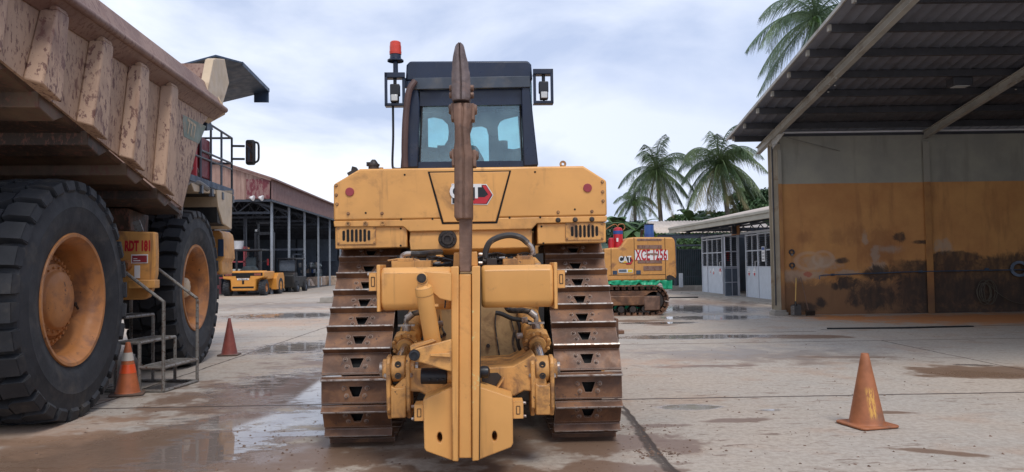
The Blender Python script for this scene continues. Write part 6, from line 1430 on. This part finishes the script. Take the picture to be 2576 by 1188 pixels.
for sx in (-1,1): m.bx(sx*.55-.08,sx*.55+.08,3.9,4.15,.2,3.9); m.bx(sx*.40-.05,sx*.40+.05,3.95,4.1,.2,4.6)
m.bx(-.6,.6,3.95,4.1,3.75,3.95); m.bx(-.6,.6,3.95,4.1,2.0,2.1); m.bx(-.5,.5,3.95,4.1,4.45,4.6); m.bx(-.9,.9,4.15,4.25,.5,1.1); m.build('mast', M['black_paint'], fk, bevel=.01)
m = MB()
for sx in (-1,1): m.bx(sx*.4-.08,sx*.4+.08,4.25,5.5,.06,.12)
m.build('forks', M['steel_dark'], fk)
m = MB(); m.cyl((-.35,2.0,2.78),(-.35,2.0,2.9),.06); m.build('beacon', M['rim_orange'], fk)
m = MB(); m.cyl((.55,2.9,1.8),(.55,2.9,2.2),.06); m.build('extinguisher', M['red_paint'], fk)
for sx in (-1,1): m = MB(); m.box((sx*.5,3.95,4.05),(.14,.1,.14)); m.build('mast_lamp', M['lens'], fk)
f2 = thing('forklift', 'dark cabbed forklift parked just right of the yellow forklift mast', 'forklift', (-15.05,50.2,0), R(-1))
for sx in (-1,1):
    for y in (.4,2.3): wv = bpy.data.objects.new('wheel', None); COL.objects.link(wv); wv.parent = f2; small_tyre(.36,.26,(sx*.58,y,.36),wv,M['steel_grey'])
m = MB(); m.bx(-.6,.6,-.2,2.6,.3,1.05); m.prism([(-.25,.3),(-.25,1.1),(.0,1.3),(.7,1.3),(.7,.3)],'x',-.58,.58); m.build('chassis', M['frame_black'], f2, bevel=.05)
m = MB()
for sx in (-1,1):
    for y in (.3,1.9): m.bx(sx*.56-.04,sx*.56+.04,y-.04,y+.04,1.0,2.2)
m.bx(-.64,.64,.1,2.1,2.18,2.28); m.bx(-.58,.58,.28,.34,1.05,1.4); m.build('cab_frame', M['black_paint'], f2, bevel=.02)
m = MB(); m.bx(-.52,.52,.30,.31,1.42,2.12); m.build('rear_screen', M['mirror_dark'] if 'mirror_dark' in M else mk('mirror_dark',(.10,.12,.15),.2,bump=0), f2)
m = MB(); m.bx(-.4,-.3,2.6,2.75,.1,2.6); m.bx(.3,.4,2.6,2.75,.1,2.6); m.bx(-.4,.4,2.6,2.75,2.5,2.6); m.build('mast', M['steel_dark'], f2)

# ================================================================ GOODS along the workshop side
def pallet(par, w_=1.2, d_=1.0, z=0, ox=0, oy=0):
    m = MB()
    for y in (-.45,0,.45): m.bx(ox-w_/2,ox+w_/2,oy+y*d_-.05,oy+y*d_+.05,z+.10,z+.125)
    for k in range(6): x = ox-w_/2+.06+k*(w_-.12)/5; m.bx(x-.05,x+.05,oy-d_/2,oy+d_/2,z+.126,z+.148)
    for x in (-.5,0,.5):
        for y in (-.45,0,.45): m.bx(ox+x*w_-.05*(1 if x==0 else x*2)-.05,ox+x*w_-.05*(1 if x==0 else x*2)+.05,oy+y*d_-.05,oy+y*d_+.05,z,z+.10)
    return m.build('pallet', M['wood'], par)
def F5g(a, b): return atZ(*F5(a,b))
p = F5g(705,1003); pt_ = thing('loaded_pallet', 'low wooden pallet with small cartons right of the forklift', 'pallet', (p.x,p.y,0), .1); pallet(pt_,2.3,1.2,.0)
random.seed(21)
for k in range(5):
    m = MB(); x = -.8+k*.38; h = random.uniform(.2,.42); m.bx(x-.16,x+.16,-.4,.3,.15,.15+h); m.mi = 1; m.bx(x-.10,x+.10,-.405,-.39,.2,.15+h*.7); m.build('carton', [M['wood'] if k%2 else M['carton'], M['white_paint']], pt_)
specs = [(885,968,1.5,.62,'carton','brown sack heap beside the low pallet',.15),(1000,962,1.5,.80,'carton','first long brown carton past the sack heap',0),(1070,958,.35,.82,'white_paint','white upright box between two brown cartons',0),
         (1120,955,1.3,.82,'carton','second long brown carton nearer the bulldozer',0),(1180,950,.8,.80,'white_paint','pale box with strap at the right end of the carton row',0)]
for a, b, w_, h, mt_, lb, lean in specs:
    p = F5g(a,b); o = thing('cardboard_box', lb, 'box', (p.x,p.y,0), .05)
    m = MB(); m.prism([(-w_/2,0),(w_/2,0),(w_/2-lean*2,h),(-w_/2+lean,h*.95)],'y',0,.9); m.build('box_shell', M[mt_], o, bevel=.03)
    m = MB(); m.bx(w_/2-.22-lean,w_/2-.12-lean,-.012,.0,0.02,h*.9); m.build('strap', M['white_paint'] if mt_ == 'carton' else M['carton'], o)
p = F5g(900,940); rk = thing('storage_rack', 'low steel rack of files and boxes behind the brown cartons', 'rack', (p.x,p.y+1.5,0), 0)
m = MB()
for x in (-1.2,0,1.2): m.bx(x-.03,x+.03,0,.06,0,1.7)
for z in (.5,1.0,1.6): m.bx(-1.25,1.25,0,.8,z,z+.04)
m.build('rack_frame', M['steel_grey'], rk)
for k in range(12):
    m = MB(); x = -1.1+k*.19; z = 1.04 if k%3 else 1.64; h = random.uniform(.25,.5); m.bx(x,x+.16,.02,.4,z,z+h); m.build('file_box', M[random.choice(['white_paint','carton','white_paint','blue_plastic','cone_white'])], rk)
m = MB(); m.M = Matrix.Translation((.5,.4,1.75)) @ Matrix.Diagonal((.75,.4,.35,1)); m.lathe([(0,-1),(.7,-.6),(1,0),(.7,.7),(0,1)],(0,0,0),(0,0,1),12); m.build('wrapped_bundle', M['bag'], rk, ang=20)
p = F5g(1110,945); o = thing('machine_part', 'greasy yellow-brown gearbox standing behind the carton row', 'gearbox', (p.x,p.y+1.5,0))
m = MB(); m.cyl((-.4,.3,.9),(.5,.3,1.3),.5,n=12); m.bx(-.6,.5,0,.7,0,.8); m.cyl((.1,.3,1.2),(.3,.3,2.0),.25,n=10); m.build('casing', M['yellow_worn'], o, bevel=.04); m = MB(); m.cyl((.5,.3,1.2),(.9,.3,1.5),.2); m.build('output_flange', M['dark_grease'], o)
p = F5g(1190,945); o = thing('dark_skip', 'tall dark steel bin at the far right of the goods row', 'bin', (p.x,p.y+1.0,0)); m = MB(); m.bx(-1.3,1.5,0,1.2,0,2.2); m.build('bin_shell', M['steel_dark'], o, bevel=.03); m = MB()
for k in range(4): m.bx(-1.2+k*.8,-1.12+k*.8,-.06,0,.1,2.1)
m.build('stiffeners', M['steel_dark'], o)
for (a, b, w_, h, mt_, nm, lb) in ((835,930,.7,1.25,'cone_white','parts_crate','tall pale crate standing behind the brown sack heap'),(955,925,.9,1.1,'red_paint','parts_crate','dull red parts crate behind the first brown carton'),(1030,930,.6,1.35,'bag','parts_crate','grey wrapped crate in the middle of the goods row'),(1215,955,1.2,.75,'carton','parts_crate','last brown crate against the bulldozer track')):
    p = F5g(a,b); o = thing(nm, lb, 'crate', (p.x,p.y,0), random.uniform(-.2,.2)); m = MB(); m.bx(-w_/2,w_/2,0,.8,0,h); m.build('crate_body', M[mt_], o, bevel=.03); m = MB(); m.bx(-w_/2-.02,w_/2+.02,-.02,.82,h*.45,h*.5); m.bx(-w_/2-.02,w_/2+.02,-.02,.82,h-.06,h+.01); m.build('crate_straps', M['wood'], o)
# blue crates and a white tub on a red shelf beside the truck nose
p = atY(*F5(100,600),47.5); sf = thing('red_shelf', 'red steel shelf just right of the truck nose inside the workshop', 'shelf', (p.x,47.5,0))
m = MB()
for x in (-.8,.9): m.bx(x-.04,x+.04,0,.6,0,3.0)
for z in (1.0,2.0,2.72): m.bx(-.85,.95,0,.6,z,z+.09)
m.build('shelf_frame', M['reflector_red'], sf)
o = thing('blue_crate', 'stacked blue plastic crates on the red shelf', 'crate', (p.x-.5,47.5,2.81)); m = MB()
for k in range(5):
    for j in range(3): m.bx(-.32+j*.22,-.16+j*.22,0,.4,k*.24,k*.24+.05)
    m.bx(-.34,.34,.05,.4,k*.24,k*.24+.2)
m.build('crate_wall', M['blue_plastic'], o); m = MB(); m.bx(-.45,.45,0,.4,1.22,1.3); m.bx(-.4,.5,0,.4,1.36,1.44); m.build('flat_lids', M['galv'], o)
o = thing('white_tub', 'white plastic tub right of the blue crates on the red shelf', 'tub', (p.x+.45,47.5,2.81)); m = MB(); m.lathe([(0,0),(.27,0),(.32,.55),(0,.55)],(0,.3,0),(0,0,1),16); m.build('tub_wall', M['white_paint'], o); m = MB(); m.lathe([(.33,.55),(.34,.60),(0,.62)],(0,.3,0),(0,0,1),16); m.build('tub_lid', M['galv'], o)
for k, (x, z, mt_, lb) in enumerate(((-.3,2.09,'carton','brown box on the middle level of the red shelf'),(.35,1.09,'bag','pale wrapped bundle on the lower level of the red shelf'),(-.4,1.09,'frame_black','black engine part on the lower level of the red shelf'))):
    o = thing('stored_box', lb, 'box', (p.x+x,47.5,z)); m = MB(); m.bx(-.3,.32,0,.5,0,.5); m.build('box_body', M[mt_], o, bevel=.06); m = MB(); m.bx(-.31,.33,-.01,.51,.42,.5); m.build('box_lid', M[mt_], o, bevel=.01)
# low concrete block left of the bulldozer track
p = atZ(*F5(1050,1145)); m = MB(); m.prism([(0,0),(0,.22),(.06,.26),(.55,.26),(.6,.32),(1.3,.32),(1.3,0)],'y',0,.6); m.prism([(-.25,0),(-.1,.05),(0,.05),(0,0)],'y',.1,.5); o = m.build('concrete_kerb', M['concrete_block'], None, bevel=.02); o.location = (p.x,p.y,0); tag(o, 'broken grey concrete kerb block left of the bulldozer track', 'concrete block')

# ================================================================ PALMS
def leafmat(name, a, b):
    t = NT(name); oi = t.n('ShaderNodeObjectInfo').outputs['Random']
    c = t.mix(t.rng(t.noise(.6,3), .35, .65), a, b); t.out(c, .5, 0, .4)
    t.b.inputs['Subsurface Weight'].default_value = 0
    return t.m
M['frond'] = leafmat('frond', (.035,.07,.028), (.085,.125,.045))
M['frond_old'] = leafmat('frond_old', (.13,.13,.05), (.20,.17,.07))
M['frond_near'] = leafmat('frond_near', (.06,.11,.06), (.12,.18,.09))
def palm(name, label, base, crown, rf, nf, seed, mt_='frond', wind=0.0, lean=None, old=4, wid=.022):
    random.seed(seed); base = Vector(base); crown = Vector(crown)
    P = thing(name, label, 'palm tree', tuple(base), 0, 'coconut palms beyond the yard')
    c = crown-base; m = MB(); pts = []
    for k in range(9):
        t_ = k/8; pts.append(Vector((c.x*t_**1.6, c.y*t_**1.6, c.z*t_)))
    m.tube(pts, [.24-.10*k/8 for k in range(9)], 10); m.build('trunk', M['trunk_bark'], P)
    g_, o_ = MB(), MB()
    for i in range(nf):
        az = i*2.399+random.uniform(-.2,.2); q = i/nf
        el = R(86-q*152+random.uniform(-12,12)); L_f = rf*random.uniform(.85,1.1)*(1 if q > .15 else .8)
        use = o_ if i >= nf-old else g_
        p = c.copy(); d = Vector((math.cos(az)*math.cos(el), math.sin(az)*math.cos(el), math.sin(el))); rach = [p.copy()]; ds = [d.copy()]; N_ = 16
        for k in range(N_):
            drop = .095+.07*(k/N_)+(.03 if el > 0 else 0); d = (d+Vector((wind*.03,0,-drop*(1-.5*abs(d.z) if d.z < 0 else 1)))).normalized(); d.x += random.gauss(0,.02); d.y += random.gauss(0,.02); p = p+d*L_f/N_; rach.append(p.copy()); ds.append(d.copy())
        use.tube(rach, [.045*(1-.8*k/N_)*rf/4 for k in range(N_+1)], 4, False)
        for k in range(1, N_*6):
            t_ = k/(N_*6); j = int(t_*N_); f_ = t_*N_-j; pos = rach[j].lerp(rach[j+1], f_); dd = ds[j]
            side = dd.cross(Vector((0,0,1))); 
            if side.length < .05: side = Vector((math.sin(az),-math.cos(az),0))
            side.normalize(); upn = side.cross(dd).normalized()
            ll = rf*.29*math.sin(math.pi*min(1,.12+t_*.9))**.6*random.uniform(.7,1.25)
            for s_ in (-1,1):
                if random.random() < .10: continue
                ld = (side*s_*.75+dd*.55+Vector((wind*.12,0,-.45-random.uniform(0,.55)))).normalized()
                m1 = pos+ld*ll*.5; m2 = m1+(ld+Vector((wind*.1,0,-.7))).normalized()*ll*.5; wv = (dd*.8+upn*.25).normalized()*wid*rf/4
                o = len(use.v); use.v += [pos-wv*.5, pos+wv*.5, m1+wv*.6, m1-wv*.6, m2]; use.f += [[o,o+1,o+2,o+3],[o+3,o+2,o+4]]; use.m += [0,0]; use.sm += [False,False]
    cr_ = g_.build('crown', M[mt_], P, smooth=False)
    if old: o_.build('old_fronds', M['frond_old'], P, smooth=False)
    m = MB()
    for k in range(9): a = k*.7; m.M = Matrix.Translation(c+Vector((.28*math.cos(a),.28*math.sin(a),-.22-.1*(k%3)))) @ Matrix.Scale(.15,4); m.lathe([(0,-1.2),(.8,-.6),(1,.1),(.7,.9),(0,1.2)],(0,0,0),(0,0,1),8)
    m.build('coconuts', M['leaf_light'], P)
    return P
def gp(u, v, Y): q = atY(u, v, Y); return q
c1 = gp(1652,428,62); palm('coconut_palm','slender coconut palm rising behind the excavator, left of the pair', (gp(1668,600,62).x,62,0), c1, 4.2, 32, 3, wind=.3)
c2 = gp(1812,412,58); palm('coconut_palm','full drooping coconut palm above the store roof, right of the pair', (c2.x+.8,58,0), c2, 4.6, 40, 8, wind=.6, old=8)
c3 = gp(2052,42,40); palm('coconut_palm','tall coconut palm leaning over the shed roof at the top of the picture', (c3.x-1.5,40,0), c3, 5.0, 27, 5, 'frond_near', wind=-.4, old=0, wid=.017)
c4 = gp(1597,505,78); palm('coconut_palm','small distant palm half hidden at the left of the palm pair', (c4.x,78,0), c4, 3.2, 22, 12, old=2)
# ================================================================ other greenery
def crown_leaves(m, c, r, n, sz, up=.2):
    for _ in range(n):
        while True:
            q = Vector((random.uniform(-1,1),random.uniform(-1,1),random.uniform(-1,1)))
            if q.length < 1 and q.length > .45: break
        q = q*(1+.25*mnoise.noise(q*2.3+c))
        p = c+Vector((q.x*r[0],q.y*r[1],q.z*r[2])); n_ = Vector((random.gauss(0,1),random.gauss(0,1),random.gauss(0,1))).normalized(); t_ = n_.orthogonal().normalized(); b_ = n_.cross(t_); s_ = sz*random.uniform(.6,1.4)
        o = len(m.v); m.v += [p-t_*s_, p+b_*s_*.5, p+t_*s_, p-b_*s_*.5]; m.f.append([o,o+1,o+2,o+3]); m.m.append(0); m.sm.append(False)
def leafy_tree(label, u, v, Y, rw, rh, mt_, seed, n=2600, sz=.16, name='leafy_tree'):
    random.seed(seed); c = gp(u,v,Y); base = Vector((c.x,Y,0)); T = thing(name, label, 'tree', tuple(base), 0, 'leafy trees beyond the yard')
    m = MB(); h = c.z
    m.tube([(0,0,0),(.1,0,h*.5),(0,0,h)], [.22,.16,.06], 8)
    for k in range(5): a = k*1.3; m.tube([(0,0,h*(.4+.08*k)),(math.cos(a)*rw*.6,math.sin(a)*rw*.6,h+.2*k-.4)], [.09,.03], 5)
    m.build('trunk', M['trunk_bark'], T)
    m = MB(); k_ = 9
    for i in range(k_): a = i*2.4; rr = rw*.55*(i/k_)**.5; crown_leaves(m, Vector((math.cos(a)*rr*1.2,math.sin(a)*rr,h+rh*.5*math.sin(i*1.7))), (rw*.5,rw*.5,rh*.45), n//k_, sz)
    m.build('crown', M[mt_], T, smooth=False)
M['leaf_mid'] = mat('leaf_mid', (.05,.10,.03), .6, var=.5, vs=.8, spec=.3)
M['leaf_blue'] = mat('leaf_blue', (.045,.085,.05), .6, var=.4, vs=.5, spec=.3)
leafy_tree('dark broadleaf tree between the right palm and the shed post', 1900,510,66,2.6,1.5,'foliage_dark',31,4200,.17)
leafy_tree('mid green tree lower right beside the shed post', 1930,545,60,1.8,1.1,'leaf_mid',32,2400,.15)
leafy_tree('dark bushy tree under the right palm', 1790,565,64,2.6,1.3,'foliage_dark',33,3600,.17)
leafy_tree('light green bushy tree behind the palm trunk', 1722,565,66,1.9,1.0,'leaf_mid',34,2400,.15)
leafy_tree('bright low bush above the excavator engine deck', 1610,598,50,1.4,.6,'leaf_light',35,1800,.11,'bush')
leafy_tree('dark tree beside the excavator bottles', 1565,590,70,2.4,1.5,'leaf_blue',36,2600,.18)
leafy_tree('green undergrowth bush seen through the shelter', 1760,625,52,2.6,1.1,'leaf_mid',37,2600,.14,'bush')
leafy_tree('low green bush behind the store building', 1850,590,56,3.0,1.0,'leaf_blue',38,2600,.16,'bush')
# banana plants
def banana(label, u, v, Y, s, seed):
    random.seed(seed); c = gp(u,v,Y); T = thing('banana_plant', label, 'banana plant', (c.x,Y,0), 0, 'banana plants beyond the yard'); h = c.z
    m = MB(); m.tube([(0,0,0),(0,0,h)], [.18,.09], 8); m.build('stem', M['leaf_light'], T)
    m = MB()
    for k in range(9):
        a = k*2.4; el = random.uniform(.5,1.2); d = Vector((math.cos(a)*math.cos(el),math.sin(a)*math.cos(el),math.sin(el))); p = Vector((0,0,h)); prev = None
        for j in range(9):
            t_ = j/8; sd_ = d.cross(Vector((0,0,1))).normalized(); w_ = s*.17*math.sin(math.pi*min(1,.08+t_*.92))
            cur = (len(m.v), len(m.v)+1, len(m.v)+2); m.v += [p-sd_*w_-Vector((0,0,w_*.25)), p.copy(), p+sd_*w_-Vector((0,0,w_*.25))]
            if prev: m.f += [[prev[0],prev[1],cur[1],cur[0]],[prev[1],prev[2],cur[2],cur[1]]]; m.m += [0,0]; m.sm += [False,False]
            prev = cur; d = (d+Vector((0,0,-.22))).normalized(); p = p+d*s/8*1.25
    m.build('leaves', M['leaf_mid'], T, smooth=False)
banana('banana plant left of the excavator bottles', 1556,575,52,2.0,1); banana('banana plant right of the excavator bottles', 1596,588,50,1.8,2); banana('banana plant standing behind the blue drum', 1630,592,52,1.8,3); banana('banana plant between the two palm trunks', 1740,560,60,2.4,4)
# hill with forest
m = MB(); nx, ny = 120, 26; vs = []
for j in range(ny):
    for i in range(nx):
        x = -180+i*4.5; y = 150+j*7; t_ = j/(ny-1); h = 19*math.sin(min(t_*1.3,1)*math.pi/2)*(.75+.35*mnoise.noise((x*.012,2,y*.006)))*max(.45,min(1,(x+45)/60)); h = max(h,0)
        vs.append((x+random.uniform(-1,1),y,h+(1.3*mnoise.noise((x*.25,y*.25,0))+.8*random.random() if t_ > .02 else -1)))
m.add(vs, [(j*nx+i,j*nx+i+1,(j+1)*nx+i+1,(j+1)*nx+i) for j in range(ny-1) for i in range(nx-1)])
M['hill'] = mat('hill_forest', (.05,.09,.06), .8, var=.6, vs=.35, dirt=(.02,.04,.03), dirt_amt=.5, ds=.5, spec=.2)
tag(m.build('hill', M['hill'], smooth=False), kind='structure')

# ---- crumbs of dried mud and grit lying on the yard
random.seed(77); m = MB()
def crumb(x, y, s):
    a = random.random()*3; pts = [(x+s*random.uniform(.6,1)*math.cos(a+k*1.257), y+s*random.uniform(.6,1)*math.sin(a+k*1.257)) for k in range(5)]; h = s*random.uniform(.3,.8); o = len(m.v)
    m.v += [Vector((p[0],p[1],.001)) for p in pts]+[Vector((x+s*.2*random.uniform(-1,1),y+s*.2*random.uniform(-1,1),h))]
    for k in range(5): m.f.append([o+k,o+(k+1)%5,o+5]); m.m.append(0); m.sm.append(False)
clus = [(-2.0,6.4,.8,160),(.9,6.3,.7,110),(1.3,7.6,.25,120),(1.25,6.6,.12,130),(-1.9,7.6,.5,120),(-7.0,22,2.5,260),(-6.0,26,3.0,200),(3.2,5.8,1.2,130),(2.2,7.6,1.5,120),(4.5,9.0,2.5,160),(-4.2,8.6,1.2,90),(1.9,9.3,1.2,90),(5,14,4,160),(-.4,7.1,1.4,120)]
for cx_, cy_, sp_, n_ in clus:
    for _ in range(n_): crumb(random.gauss(cx_,sp_), max(3.2,random.gauss(cy_,sp_*.8)), .006+.016*random.random()**3)
tag(m.build('mud_crumbs', mat('mud_crumb',(.16,.10,.07),.9,var=.4,vs=9), None, smooth=False), kind='stuff')

# ---- keep every thing at two levels: thing > part > sub-part
def depth(o):
    d = 0
    while o.parent is not None: o = o.parent; d += 1
    return d
for o in list(COL.objects):
    while depth(o) > 2 and o.parent.matrix_local == Matrix.Identity(4): o.parent = o.parent.parent
